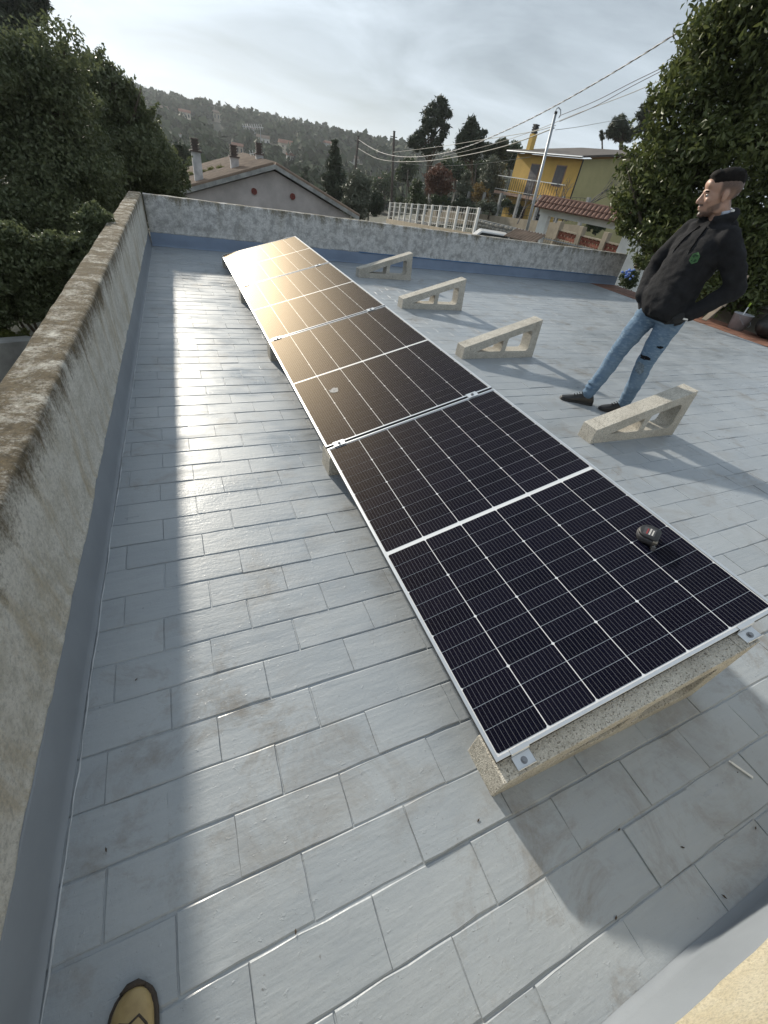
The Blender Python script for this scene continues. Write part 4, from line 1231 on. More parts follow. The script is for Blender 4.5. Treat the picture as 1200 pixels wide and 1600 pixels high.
# openings: balcony doors, windows, ground floor openings
def opening(nm, x0, x1, z0, z1, mat='shutter'):
    f_o = MB(); yb(f_o, x0 - .06, x1 + .06, -0.035, -0.004, z0 - .05, z1 + .06); fo = f_o.build(nm, MAT['slab'], yh)
    p_ = MB(); yb(p_, x0, x1, -0.05, -0.036, z0, z1); p_.build('pane', MAT[mat], fo)
    s_ = MB()
    for k in range(7): yb(s_, x0 + .03, x1 - .03, -0.062, -0.051, z0 + (z1 - z0) * (k + .15) / 7, z0 + (z1 - z0) * (k + .8) / 7)
    s_.build('shutter', MAT['shutter'], fo)
for (u0, v0, u1, v1, nm) in ((842, 258, 822, 300, 'balcony_door'), (881, 260, 866, 290, 'window')):
    a, b = front(u0, v0), front(u1, v1)
    x0, x1 = sorted((a.x, b.x)); 
    if x1 - x0 < 0.8: m_ = (x0 + x1) / 2; x0, x1 = m_ - .5, m_ + .5
    opening(nm, x0, x1, bal if nm == 'balcony_door' else b.z, a.z)
opening('door', FW * .30, FW * .30 + 1.1, 0.1, 2.2, 'window'); opening('window', FW * .62, FW * .62 + 1.2, 1.0, 2.2, 'window')
tag(yh, 'yellow two-storey house with balcony, dark roof and olive-brown side wall', 'house')

# bare tree against the olive side wall
def bare_tree(name, label, base, h, spread, seed, lean, r0=0.05):
    e = empty(name, base); rg = random.Random(seed); b_ = MB(); tw = MB()
    def grow(p, d, l, r, lev):
        q = p + d * l; m_ = p.lerp(q, .5) + Vector((rg.uniform(-.05, .05), rg.uniform(-.05, .05), 0)) * l
        (b_ if lev < 2 else tw).tube([p, m_, q], [r, r * .8, r * .6], 5, False)
        if lev >= 4: return
        for _ in range(3 if lev < 2 else 2):
            nd = (d + Vector((rg.uniform(-1, 1), rg.uniform(-1, 1), rg.uniform(-.3, .8))) * spread).normalized()
            grow(p.lerp(q, rg.uniform(.55, 1)), nd, l * rg.uniform(.55, .8), r * .55, lev + 1)
    grow(Vector(), Vector(lean).normalized(), h * .38, r0, 0)
    b_.build('trunk', MAT['bark_grey'], e); tw.build('twigs', MAT['bark_grey'], e)
    tag(e, label, 'tree')
bp = at(893, 318, 38)
bare_tree('bare_tree', 'leafless fanning tree in front of the olive side wall', Vector((bp.x, bp.y, bp.z - 1.0)), 4.6, 0.55, 4, (0.55, -0.25, 0.6), 0.07)
bp = at(880, 300, 36)
bare_tree('bare_tree', 'knotty bare branches below the small upper window of the yellow house', Vector((bp.x, bp.y, bp.z - 1.6)), 3.2, 0.7, 9, (0.1, 0, 1), 0.06)
bp = at(822, 302, 34)
bare_tree('bare_vine', 'bare vine branches climbing beside the leaning metal pole', Vector((bp.x, bp.y, bp.z - 1.6)), 3.0, 0.8, 12, (0.2, 0, 1), 0.05)

# gate portico with a little tiled roof
DPT = 25.5
pl0, pl1 = at(853, 336, DPT + 0.6), at(984, 366, DPT - 0.6)
ax = (pl1 - pl0); ax.z = 0; PWD = ax.length; ax.normalize()
gt = empty('gate_portico', (pl0.x, pl0.y, -1.32), math.atan2(ax.y, ax.x))
lint = (pl0.z + pl1.z) / 2 + 1.32 + 0.02
pm_ = None
for x in (0.0, PWD):
    MB().box((x - .21, -.21, 0), (x + .21, .21, lint - 0.001)).build('pillar', MAT['whitewash'], gt)
MB().box((-.30, -.18, lint), (PWD + .3, .18, lint + 0.26)).build('lintel', MAT['whitewash'], gt)
rfm = MB().prism([(-.42, -.60, lint + .262), (-.42, .0, lint + .66), (-.42, .60, lint + .262)], (PWD + .84, 0, 0))
pr = rfm.build('roof', MAT['roof_brown'], gt)
MAT['clay'] = plain('clay_tile', (0.20, 0.105, 0.075), 0.85, var=0.3, scale=6)
def roll_tile(L_, r0, name='roof_tile'):
    V_ = []
    for s, rr in ((0, r0), (1, r0 * .85)):
        V_ += [(math.cos(math.pi * j / 7) * rr, s * L_, math.sin(math.pi * j / 7) * rr * .8) for j in range(8)]
    m_ = MB().add(V_, [(j, j+1, 9+j, 8+j) for j in range(7)] + [tuple(range(8))]).mesh(name); m_.materials.append(MAT['clay'])
    return m_
rt = roll_tile(0.42, 0.095)
sl_ang = math.atan2(0.40, 0.60)
for s in (-1, 1):
    for i in range(int((PWD + .8) / 0.20) + 1):
        for j in range(2):
            o = link('roof_tile', rt, None, pr)
            t0 = -0.04 + j * 0.36
            o.location = (-.40 + i * 0.20, s * (0.62 - t0 * math.cos(sl_ang)), lint + .262 + t0 * math.sin(sl_ang) + 0.01 + 0.02 * j)
            o.rotation_euler = (sl_ang if s < 0 else sl_ang, 0, 0 if s < 0 else math.pi)
MB().tube([(-.45, 0, lint + .69), (PWD + .45, 0, lint + .69)], 0.09, 10).build('ridge', MAT['clay'], pr)
# iron double gate hung between the pillars
for s in (0, 1):
    gm = MB(); x0, x1 = (.24, PWD / 2 - .02) if s == 0 else (PWD / 2 + .02, PWD - .24)
    for z in (.15, .75, 1.15): gm.box((x0, -.02, z), (x1, .02, z + .04))
    go = gm.build('gate_leaf', MAT['zinc'], gt)
    bm_ = MB().box((-.011, -.011, .12), (.011, .011, 1.25)).mesh('gate_bar'); bm_.materials.append(MAT['lightwood'])
    k = x0 + .05
    while k < x1:
        o = link('gate_bar', bm_, None, go); o.location = (k, 0, 0); k += .125
tag(gt, 'white gate portico with a small clay-tiled roof, right of the leaning pole', 'gate')

# second white pillar right of the portico with a brown window grille and pot plants
wp = at(1003, 372, DPT - 2.2)
wq = empty('gate_pillar', (wp.x, wp.y, -1.32), 0.55)
MB().box((-.26, -.26, 0), (.26, .26, wp.z + 1.32)).build('shaft', MAT['whitewash'], wq)
MB().box((-.31, -.31, wp.z + 1.321), (.31, .31, wp.z + 1.40)).build('cap', MAT['grey_conc'], wq)
tag(wq, 'broad whitewashed pillar standing right of the gate portico', 'pillar')

# yard wall with clay lattice blocks across the street
la, lb_ = at(868, 372, 33), at(985, 395, 29)
ax2 = lb_ - la; ax2.z = 0; LW = ax2.length; ax2.normalize()
lw = empty('lattice_wall', (la.x, la.y, -1.45), math.atan2(ax2.y, ax2.x))
lz = (la.z + lb_.z) / 2 + 1.45
MAT['sandstone'] = plain('sand_render', (0.36, 0.30, 0.22), 0.9, var=0.2, scale=2)
MAT['brick'] = plain('clay_lattice', (0.30, 0.10, 0.06), 0.85, var=0.25, scale=10)
MB().box((0, -.1, 0), (LW, .1, lz - .12)).build('wall', MAT['sandstone'], lw)
MB().box((-.1, -.12, lz + .30), (LW, .12, lz + .37)).build('coping', MAT['sandstone'], lw)
k = 0.1
while k < LW - .2:
    for s in (0, 1):
        bb = MB().bar((k + (0 if s else .3), 0, lz - .11), (k + (.3 if s else 0), 0, lz + .29), .06, .14)
        bb.build('lattice_bar', MAT['brick'], lw)
    k += .30
for i in range(4):
    x = i * LW / 3
    MB().box((x - .16, -.16, 0), (x + .16, .16, lz + .75)).build('post', MAT['sandstone'], lw)
pk = MB().box((-.02, -.02, 0), (.02, .02, lz - .2)).mesh('picket'); pk.materials.append(MAT['lightwood'])
k = .1
while k < LW:
    o = link('picket', pk, None, lw); o.location = (k, -.16, 0.05); k += .21
tag(lw, 'yard wall with a band of red clay lattice, seen through the gate', 'wall')

# white post-and-mesh fence along the street, on its concrete kerb
fw0, fw1 = at(607, 342, 50), at(740, 364, 33)
posts = []
def fence(name, label, p0, p1, h, npost, mat, wire, dbl=None, tk=.06, kerb=0.35, zofs=0):
    d = p1 - p0; d.z = 0; LN = d.length; d.normalize()
    e = empty(name, (p0.x, p0.y, p0.z), math.atan2(d.y, d.x))
    dz = (p1.z - p0.z)
    pm = MB().box((-tk, -tk, -.3), (tk, tk, h)).mesh('post'); pm.materials.append(MAT[mat])
    for i in range(npost):
        t_ = i / (npost - 1)
        o = link('post', pm, None, e); o.location = (t_ * LN, 0, dz * t_)
    for z in (.15, .45, .75, .97):
        MB().bar((0, 0, h * z), (LN, 0, h * z + dz), .022, .022).build('rail', MAT[wire], e)
    mb = MB(); n_ = int(LN / .35)
    for i in range(n_):
        t_ = i / n_; mb.box((t_ * LN - .006, -.006, dz * t_ + h * .05), (t_ * LN + .006, .006, dz * t_ + h * .97))
    mb.build('mesh_wire', MAT[wire], e)
    if kerb: MB().prism([(-.2, -.15, -1.2), (LN + .2, -.15, -1.2 + dz), (LN + .2, -.15, dz), (-.2, -.15, 0)], (0, .3, 0)).build('kerb_wall', MAT['sandstone'], e)
    tag(e, label, 'fence')
    return e
fence('post_fence', 'white post-and-mesh fence along the street behind the far parapet', fw0, fw1, 1.35, 13, 'white', 'white', tk=.075)
fence('post_fence', 'fence with pale concrete posts and dark green panels behind white fence', at(668, 325, 52), at(905, 352, 36), 1.5, 10, 'grey_conc', 'iron', tk=.10)
# dark green screens hung on the rear fence
MAT['screen'] = plain('green_screen', (0.02, 0.05, 0.035), 0.7, var=0.2)
for i, (u, v) in enumerate(((690, 318), (706, 321), (722, 324))):
    p = at(u, v, 49.5 - i * 1.1); q = at(u + 13, v + 3, 48.6 - i * 1.1)
    e = MB().bar(p, q, .03, 1.15).build('fence_screen', MAT['screen'])
    tag(e, ('leftmost', 'middle', 'rightmost')[i] + ' of three dark green screens on the concrete-post fence', 'screen', 'green screens on the rear fence')

# dry-stone wall right of the white fence: each stone built
sw0, sw1 = at(742, 346, 38), at(838, 360, 35)
d = sw1 - sw0; d.z = 0; LN = d.length; d.normalize()
sw = empty('stone_wall', (sw0.x, sw0.y, sw0.z - 0.55), math.atan2(d.y, d.x))
MAT['stone'] = plain('pale_stone', (0.36, 0.33, 0.28), 0.95, var=0.4, scale=5, bmp=0.5, bd=0.02)
MB().box((0, -.1, -.6), (LN, .1, .75)).build('core', MAT['grey_conc'], sw)
rg = random.Random(8)
for r in range(4):
    x = 0.05
    while x < LN:
        w_ = rg.uniform(.22, .45); h_ = .19
        b = MB().ell((x + w_ / 2, -.11, -.02 + r * .21 + rg.uniform(-.02, .02)), (w_ * .52, .09, h_ * .55), 7, 5)
        b.build('stone', MAT['stone'], sw); x += w_ + .01
tag(sw, 'low wall of pale rubble stones in front of the yellow house', 'wall')

# rusty corrugated shed roof and scrap just behind the far parapet
sp = at(820, 368, 17)
sh = empty('lean_to_roof', (sp.x, sp.y, sp.z), rad(-62))
V_ = []
for i in range(41):
    x = -0.55 + 1.1 * i / 40; z = 0.016 * math.sin(i * 1.57)
    V_ += [(x, -.45, z - .10), (x, .45, z + .12), (x, -.45, z - .115), (x, .45, z + .105)]
MB().add(V_, [(4*i, 4*i+4, 4*i+5, 4*i+1) for i in range(40)] + [(4*i+2, 4*i+3, 4*i+7, 4*i+6) for i in range(40)]).build('sheet', MAT['roof_brown'], sh)
for x in (-.45, .45): MB().box((x - .04, -.04, -2.0), (x + .04, .04, -.02)).build('post', MAT['lightwood'], sh)
tag(sh, 'small rusty-red corrugated lean-to roof at the foot of the leaning pole', 'shed roof')
vp = at(770, 357, 30)
vn = empty('parked_car', (vp.x, vp.y, vp.z - 1.60), rad(-30))
MAT['car_white'] = plain('car_paint', (0.62, 0.62, 0.62), 0.25, var=0.04, bmp=0)
prof = [(-2.0, .3), (-2.0, .8), (-1.8, .95), (-1.2, 1.0), (-.7, 1.45), (.9, 1.48), (1.6, 1.0), (2.0, .9), (2.05, .3)]
link('body', bevel_mesh(MB().prism([(x, -.82, z) for x, z in prof], (0, 1.64, 0)).mesh('body'), .06, 2), MAT['car_white'], vn)
for s in (-1, 1):
    MB().prism([(-1.02, s * .83, 1.02), (-.62, s * .83, 1.38), (.82, s * .83, 1.40), (1.36, s * .83, 1.02)], (0, s * .012, 0)).build('side_window', MAT['window'], vn)
    for x in (-1.25, 1.3):
        wl_ = MB().tube([(x, s * .70, .31), (x, s * .86, .31)], .31, 16).build('wheel', MAT['black'], vn)
        MB().tube([(x, s * .862, .31), (x, s * .87, .31)], .19, 12).build('rim', MAT['zinc'], wl_)
tag(vn, 'white parked car mostly hidden behind the far parapet, below the stone wall', 'car')

# ------------------------------------------------------------------ poles and cables
MAT['woodpole'] = plain('pole_wood', (0.085, 0.07, 0.06), 0.95, var=0.3, scale=6)
MAT['cable'] = plain('pale_cable', (0.55, 0.54, 0.52), 0.6, var=0.05, bmp=0)
MAT['cable_d'] = plain('dark_cable', (0.05, 0.045, 0.045), 0.6, var=0.05, bmp=0)
MAT['cable_g'] = plain('grey_cable', (0.25, 0.24, 0.20), 0.6, var=0.05, bmp=0)
def pole(name, label, top, bot, r, mat, extra=2.0):
    top = Vector(top); bot = Vector(bot)
    ax_ = (bot - top).normalized(); bot2 = bot + ax_ * extra
    e = empty(name, bot2)
    b_ = MB().tube([Vector(), top - bot2], [r * 1.15, r * .85], 12); b_.build('shaft', MAT[mat], e, True)
    MB().tube([top - bot2, top - bot2 + Vector((0, 0, .06))], r * 1.0, 10).build('cap', MAT['iron'], e)
    if mat == 'woodpole' and r > .1: MB().bar(top - bot2 + Vector((-.35, 0, -.35)), top - bot2 + Vector((.35, 0, -.35)), .06, .06).build('crossarm', MAT['iron'], e)
    tag(e, label, 'pole')
    return e, top
dA = 60
eA, tA = pole('utility_pole', 'dark wooden pole right of the fir where the pale cable starts', at(560, 214, dA), at(554, 275, dA), 0.13, 'woodpole', 4)
eB, tB = pole('utility_pole', 'taller wooden pole rising beside the white fence end', at(616, 206, 52), at(611, 330, 52), 0.12, 'woodpole', 2)
eC, tC = pole('street_pole', 'tall leaning galvanised pole with a hooked cable top in front of the yellow house', at(868, 178, 20), at(824, 356, 20), 0.052, 'zinc', 1.5)
hk = [at(868, 178, 20), at(869, 170, 20), at(873, 168, 20), at(876, 172, 20), at(876, 180, 20), at(873, 184, 20)]
MB().tube([p - eC.location for p in hk], 0.018, 6).build('hook', MAT['zinc'], eC, True)
pole('utility_pole', 'thin pale pole between the two olive trees', at(744, 258, 55), at(738, 320, 55), 0.07, 'woodpole', 2)
pole('utility_pole', 'thin weathered pole left of the round black-green shrub', at(580, 268, 45), at(576, 330, 45), 0.07, 'bark_grey', 2)
pole('utility_pole', 'thin dark pole close behind the ivy pillar', at(638, 265, 58), at(633, 325, 58), 0.06, 'woodpole', 2)

def span(pxs, A, B):
    """cable hanging in the upright plane through A and B, following the sag seen in the photograph"""
    ax_ = Vector((B.x - A.x, B.y - A.y, 0)); nrm_ = Vector((-ax_.y, ax_.x, 0)).normalized()
    out = []
    for u, v in pxs:
        k = raydir(u, v); t_ = (Vector((A.x, A.y, 0)) - Vector((CAM.x, CAM.y, 0))).dot(nrm_) / k.dot(nrm_)
        out.append(CAM + k * t_)
    # smooth resample
    res = []
    for i in range(len(out) - 1):
        p0, p1, p2, p3 = out[max(i-1, 0)], out[i], out[i+1], out[min(i+2, len(out)-1)]
        for s in range(14):
            t_ = s / 14
            res.append(0.5 * ((2*p1) + (p2-p0)*t_ + (2*p0-5*p1+4*p2-p3)*t_*t_ + (3*p1-p0-3*p2+p3)*t_**3))
    res.append(out[-1])
    return res
def cable(name, label, pts, r, mat, twist=None):
    e = empty(name, pts[0]); o0 = pts[0]
    if twist is None:
        MB().tube([p - o0 for p in pts], r, 6).build('strand', MAT[mat], e, True)
    else:
        # lay two strands round each other
        dense = []
        for i in range(len(pts) - 1):
            nseg = max(1, int((pts[i+1] - pts[i]).length / 0.07))
            dense += [pts[i].lerp(pts[i+1], s / nseg) for s in range(nseg)]
        for w_, mt in ((0, mat), (math.pi, twist)):
            q = []; L_ = 0
            for i, p in enumerate(dense):
                if i: L_ += (p - dense[i-1]).length
                a = L_ / 0.55 * 2 * math.pi + w_
                q.append(p - o0 + Vector((math.cos(a) * .5, -math.cos(a) * .5, math.sin(a))) * r * .9)
            MB().tube(q, r, 5).build('strand', MAT[mt], e, True)
    tag(e, label, 'cable')
B1 = at(1215, -52, 13)
cable('twisted_cable', 'long pale twisted cable sweeping from the wooden pole to the upper right corner', span([(560, 218), (575, 228), (595, 238), (620, 244), (650, 245), (690, 240), (730, 229), (770, 213), (820, 190), (870, 164), (930, 130), (1000, 88), (1070, 44), (1145, 0), (1215, -46)], tA, B1), 0.011, 'cable', 'cable_d')
B2 = at(1130, 45, 15)
cable('overhead_cable', 'thin cable from the hooked pole rising right, upper of the close pair', span([(874, 181), (930, 158), (985, 130), (1060, 93), (1110, 62)], tC, B2), 0.008, 'cable_d')
cable('overhead_cable', 'thin cable from the hooked pole rising right, lower of the close pair', span([(874, 190), (930, 166), (985, 136), (1060, 97), (1110, 68)], tC, B2), 0.008, 'cable_d')
cable('overhead_cable', 'thin cable passing behind the leaning pole to the glossy tree', span([(690, 245), (760, 228), (830, 206), (900, 178), (980, 148), (1040, 122)], at(690, 245, 50), at(1040, 122, 20)), 0.010, 'cable_g')
cable('overhead_cable', 'low slack cable between the wooden poles and the metal pole', span([(560, 232), (585, 246), (613, 252), (660, 252), (720, 244), (790, 228), (866, 200)], tA, at(866, 200, 20)), 0.016, 'cable_g')
cable('overhead_cable', 'lowest slack cable running from taller wooden pole to the yellow house', span([(614, 252), (650, 257), (700, 259), (760, 255), (830, 245)], tB, at(830, 245, 45)), 0.018, 'cable_g')
cable('overhead_cable', 'thin cable from the metal pole toward the pines behind the yellow house', span([(868, 203), (905, 198), (950, 190), (990, 184)], at(868, 203, 20), at(990, 184, 40)), 0.008, 'cable_g')
cable('overhead_cable', 'thin upper cable from taller wooden pole past the lone pine', span([(614, 238), (680, 230), (750, 219), (830, 206), (868, 196)], tB, at(868, 196, 20)), 0.010, 'cable_g')

# ------------------------------------------------------------------ right-hand edge: low wall with railing, bag, bucket, plants
rw0, rw1 = Vector((10.35, 7.0, 0)), Vector((10.9, 1.2, 0))
d = rw1 - rw0; LN = d.length; d.normalize()
rwl = empty('railing_wall', (rw0.x, rw0.y, -1.3), math.atan2(d.y, d.x))
MAT['mossy'] = plain('mossy_wall', (0.17, 0.15, 0.12), 0.95, var=0.35, scale=2, bmp=0.4, bd=0.01)
MB().box((0, -.12, 0), (LN, .12, 1.62)).build('wall', MAT['mossy'], rwl)
MB().box((-.02, -.16, 1.621), (LN + .02, .16, 1.68)).build('coping', MAT['grey_conc'], rwl)
MB().box((0, -.015, 2.36), (LN, .015, 2.40)).build('top_rail', MAT['iron'], rwl)
MB().box((0, -.015, 1.74), (LN, .015, 1.77)).build('bottom_rail', MAT['iron'], rwl)
rb_ = MB().box((-.009, -.009, 1.68), (.009, .009, 2.37)).mesh('railing_bar'); rb_.materials.append(MAT['iron'])
k = .06
while k < LN:
    o = link('railing_bar', rb_, None, rwl); o.location = (k, 0, 0); k += .13
tag(rwl, 'mossy low wall with dark iron railing at the right edge behind the man', 'railing')

bgp = atz(1192, 528, 0.0)
bag = empty('bag', (bgp.x + 0.05, bgp.y, 0.0), rad(20))
b = MB().ell((0, 0, .20), (.36, .26, .20), 16, 10).ell((.05, .02, .33), (.26, .2, .11), 14, 8).ell((-.12, -.05, .30), (.2, .16, .12), 14, 8)
link('body', remesh(b.mesh('bag'), .02, 3), MAT['black'], bag)
MB().tube([(-.2, -.1, .36), (-.1, -.12, .52), (.1, -.1, .54), (.22, -.06, .38)], .018, 8).build('strap', MAT['black'], bag, True)
MB().box((-.16, -.275, .13), (-.10, -.262, .17)).build('tag', MAT['white'], bag)
tag(bag, 'black tool bag slumped on the terracotta strip at the right edge', 'bag')
bkp = atz(1148, 514, 0.0)
bk = empty('bucket', (bkp.x, bkp.y, 0.0), 0)
n_ = 24; V_ = []
for z, r in ((0, .135), (.27, .165), (.275, .172), (.26, .172), (.27, .158), (.02, .128)):
    V_ += [(r * math.cos(2*math.pi*i/n_), r * math.sin(2*math.pi*i/n_), z) for i in range(n_)]
F_ = [(j*n_+i, j*n_+(i+1) % n_, (j+1)*n_+(i+1) % n_, (j+1)*n_+i) for j in range(5) for i in range(n_)] + [tuple(range(n_))[::-1], tuple(range(5*n_, 6*n_))]
MAT['bucket'] = plain('grey_bucket', (0.36, 0.36, 0.38), 0.5, var=0.2, scale=8)
MB().add(V_, F_).build('pail', MAT['bucket'], bk, True)
MB().tube([(-.168, 0, .25), (-.12, -.16, .12), (0, -.2, .09), (.12, -.16, .12), (.168, 0, .25)], .005, 6).build('handle', MAT['steel'], bk)
tag(bk, 'grey paint bucket on the terracotta strip right of the man', 'bucket')
br = empty('brush', (bkp.x, bkp.y, 0.03))
MB().tube([(-.04, 0, 0), (.05, .04, .36)], .011, 8).build('handle', MAT['white'], br, True)
MB().tube([(.05, .04, .36), (.062, .045, .43)], .016, 8).build('grip', leafmat('lime_grip', (0.30, 0.42, 0.03), (0.36, 0.48, 0.05), .5, 0), br, True)
tag(br, 'long brush with a lime green grip standing in the grey bucket', 'brush')
# plants and oddments near the edge
rg = random.Random(31)
def bush(name, label, u, v, d, rpx, mat, n, leaf, seed, cat='plant'):
    c = at(u, v, d); rw = rpx * mpp(u, v, d)
    cl = [(c + Vector((rg.uniform(-1, 1), rg.uniform(-1, 1), rg.uniform(-.6, .6))) * rw * .7, rw * rg.uniform(.35, .6)) for _ in range(9)]
    return tree(name, label, cl, leaf, n, Vector((c.x, c.y, c.z - rw * 1.6)), mat, .012, 'leaf', seed, None, 'bark', 6, cat, 'foliage')
bush('flower_bush', 'leafy bush with pale blue flowers at the foot of the white pillar', 985, 436, 17, 20, 'green', 2600, .075, 71)
fb = at(980, 428, 16.6); fe = empty('flower_cluster', fb)
MAT['blueflower'] = plain('blue_petals', (0.12, 0.22, 0.58), 0.7, var=0.3, scale=20)
fm = MB().ell((0, 0, 0), (.045, .045, .035), 7, 5).mesh('blossom'); fm.materials.append(MAT['blueflower'])
for i in range(16):
    o = link('blossom', fm, None, fe); o.location = (rg.uniform(-.25, .25), rg.uniform(-.2, .1), rg.uniform(-.12, .12))
tag(fe, 'cluster of pale blue blossoms on the bush by the white pillar', 'flowers')
bush('potted_shrub', 'dark climbing shrub against the low white wall right of the pillar', 1005, 408, 18, 16, 'laurel', 1600, .08, 72)
bush('creeper', 'tangled reddish-brown creeper below the iron railing', 1150, 452, 12.2, 24, 'rust', 900, .06, 73)
bush('hanging_plant', 'light green sprig seen in the gap of the crooked arm', 1112, 455, 12.0, 14, 'grass', 420, .06, 74)
lwp = at(1000, 425, 19)
lo_ = empty('low_wall', (lwp.x, lwp.y, -1.32), 0.55)
MB().box((-.9, -.1, 0), (1.1, .1, lwp.z + 1.32 + .15)).build('wall', MAT['whitewash'], lo_)
MB().box((-.95, -.15, lwp.z + 1.32 + .152), (1.15, .15, lwp.z + 1.32 + .21)).build('coping', MAT['clay'], lo_)
tag(lo_, 'low whitewashed wall with a clay coping behind the blue-flowered bush', 'wall')
# loose boards leaning on the low wall
for i, (u0, v0, u1, v1, lab) in enumerate(((1128, 478, 1166, 430, 'weathered board leaning against the mossy wall'), (1100, 500, 1135, 470, 'short plank lying by the bucket'))):
    a, b = at(u0, v0, 10.2), at(u1, v1, 10.4)
    o = MB().bar(a, b, .10, .025).build('board', MAT['lightwood']); tag(o, lab, 'board')

# ------------------------------------------------------------------ the man
def V3(*a): return Vector(a)
def limb(b_, pts, rs, n=14):
    """tapered limb with rounded joints"""
    P_, R_ = [], []
    for i in range(len(pts) - 1):
        for s in range(6):
            t_ = s / 6; P_.append(Vector(pts[i]).lerp(Vector(pts[i+1]), t_)); R_.append(lerp(rs[i], rs[i+1], t_))
    P_.append(Vector(pts[-1])); R_.append(rs[-1])
    b_.tube(P_, R_, n)
    for p, r in zip(pts, rs): b_.ell(p, (r, r, r), 12, 8)
def loft(b_, secs, n=28):
    base = len(b_.v)
    for c, ax_, ay_, fa in secs:
        c = Vector(c); fv = V3(math.cos(fa), math.sin(fa), 0); lv = V3(-math.sin(fa), math.cos(fa), 0)
        for k in range(n):
            a = 2 * math.pi * k / n
            ca, sa = math.cos(a), math.sin(a)
            e_ = 0.82      # slightly squared section
            b_.v.append(tuple(c + fv * ax_ * math.copysign(abs(ca) ** e_, ca) + lv * ay_ * math.copysign(abs(sa) ** e_, sa)))
    for i in range(len(secs) - 1):
        for k in range(n):
            a = base + i * n + k; c2 = base + i * n + (k + 1) % n
            b_.f.append((a, c2, c2 + n, a + n))
    b_.f.append(tuple(base + k for k in range(n))[::-1]); b_.f.append(tuple(base + (len(secs) - 1) * n + k for k in range(n)))
FB = rad(166)                                       # torso facing
fT = V3(math.cos(FB), math.sin(FB), 0); lT = V3(-math.sin(FB), math.cos(FB), 0)
HIP = V3(2.945, 2.185, 0.90); SHO = V3(2.965, 2.175, 1.40)
Lsh, Rsh = SHO + lT * 0.185, SHO - lT * 0.185
Lel, Lwr = V3(3.085, 1.845, 1.13), V3(2.925, 1.965, 0.915)
Rel, Rwr = V3(2.985, 2.480, 1.12), V3(2.845, 2.365, 0.935)
RH, RK, RA = V3(2.925, 2.275, 0.88), V3(2.825, 2.320, 0.49), V3(2.735, 2.345, 0.095)
LH, LK, LA = V3(2.965, 2.100, 0.88), V3(2.935, 2.110, 0.49), V3(2.990, 2.130, 0.095)
man = empty('person', (2.90, 2.22, 0))
MO = -man.location
tag(man, 'man in a black hoodie and blue ripped jeans, hands in pockets, looking left', 'person')

def finish(name, b_, voxel, it, mat, wr=0.0, wscale=(20, 20, 60), fac=0.5):
    me = remesh(b_.mesh(name), voxel, it, fac)
    if wr:
        co = np.empty(len(me.vertices) * 3, np.float32); me.vertices.foreach_get('co', co)
        no = np.empty_like(co); me.vertices.foreach_get('normal', no)
        co = co.reshape(-1, 3); no = no.reshape(-1, 3)
        h_ = np.array([noise.fractal(Vector((p[0] * wscale[0], p[1] * wscale[1], p[2] * wscale[2])), 0.9, 2.0, 3) for p in co], np.float32)
        co = co + no * (h_ * wr)[:, None]
        me.vertices.foreach_set('co', co.ravel()); me.update()
    me.transform(Matrix.Translation(MO))
    return link(name, me, mat, man, True)

# head, neck and face (the body's visible skin), one surface
FH = rad(141)
HC = V3(2.893, 2.213, 1.638)
upH = (V3(0.02, -0.02, 1) + V3(math.cos(FH), math.sin(FH), 0) * 0.26).normalized()
fH = V3(math.cos(FH), math.sin(FH), -0.42); fH = (fH - upH * fH.dot(upH)).normalized(); lH = upH.cross(fH)
HS = 1.10
HC = HC - upH * 0.010 - V3(math.cos(FH), math.sin(FH), 0) * 0.006
MH = Matrix(((fH.x, lH.x, upH.x, HC.x), (fH.y, lH.y, upH.y, HC.y), (fH.z, lH.z, upH.z, HC.z), (0, 0, 0, 1))) @ Matrix.Scale(HS, 4)
h = MB()
h.ell((-.018, 0, .038), (.100, .076, .083), 24, 16)
h.ell((.022, 0, -.015), (.070, .064, .085), 20, 14)
h.ell((.030, 0, -.070), (.056, .050, .042), 18, 12)
h.ell((.074, 0, -.098), (.019, .022, .017), 12, 8)
h.ell((.076, 0, .022), (.018, .046, .012), 14, 8)
h.ell((.070, 0, .055), (.022, .050, .032), 14, 8)
for s in (-1, 1):
    h.ell((.058, s * .040, -.022), (.026, .020, .020), 12, 8)
    h.ell((-.012, s * .075, -.008), (.020, .009, .033), 12, 8, Matrix.Rotation(rad(-12), 3, 'Y') @ Matrix.Rotation(rad(s * 18), 3, 'Z'))
    h.ell((.094, s * .013, -.034), (.010, .008, .008), 8, 6)
    h.ell((-.005, s * .050, -.070), (.040, .014, .030), 10, 6)
h.tube([(.088, 0, .014), (.098, 0, -.008), (.110, 0, -.028)], [.0085, .0105, .0125], 10); h.ell((.108, 0, -.030), (.012, .012, .010), 10, 6)
h.ell((.088, 0, -.056), (.012, .023, .0065), 12, 6); h.ell((.086, 0, -.069), (.012, .020, .0075), 12, 6)
h.ell((.082, 0, -.044), (.013, .020, .010), 10, 6)
limb(h, [(-.025, 0, -.060), (-.040, 0, -.120), (-.055, 0, -.20)], [.056, .056, .064], 16)
me = remesh(h.mesh('head'), 0.0042, 5, 0.45)
skin = plain('skin', (0.43, 0.255, 0.185), 0.5, var=0.10, scale=30, bmp=0.08, bd=0.001)
skin.node_tree.nodes['Principled BSDF'].inputs['Subsurface Weight'].default_value = 0.12
skin.node_tree.nodes['Principled BSDF'].inputs['Subsurface Radius'].default_value = (0.012, 0.005, 0.003)
MAT['skin'] = skin
MAT['hair'] = plain('black_hair', (0.010, 0.008, 0.007), 0.8, var=0.4, scale=60, bmp=0.6, bd=0.003, spec=0.15)
MAT['beard'] = plain('short_beard', (0.055, 0.035, 0.026), 0.75, var=0.4, scale=120, bmp=0.4, bd=0.002)
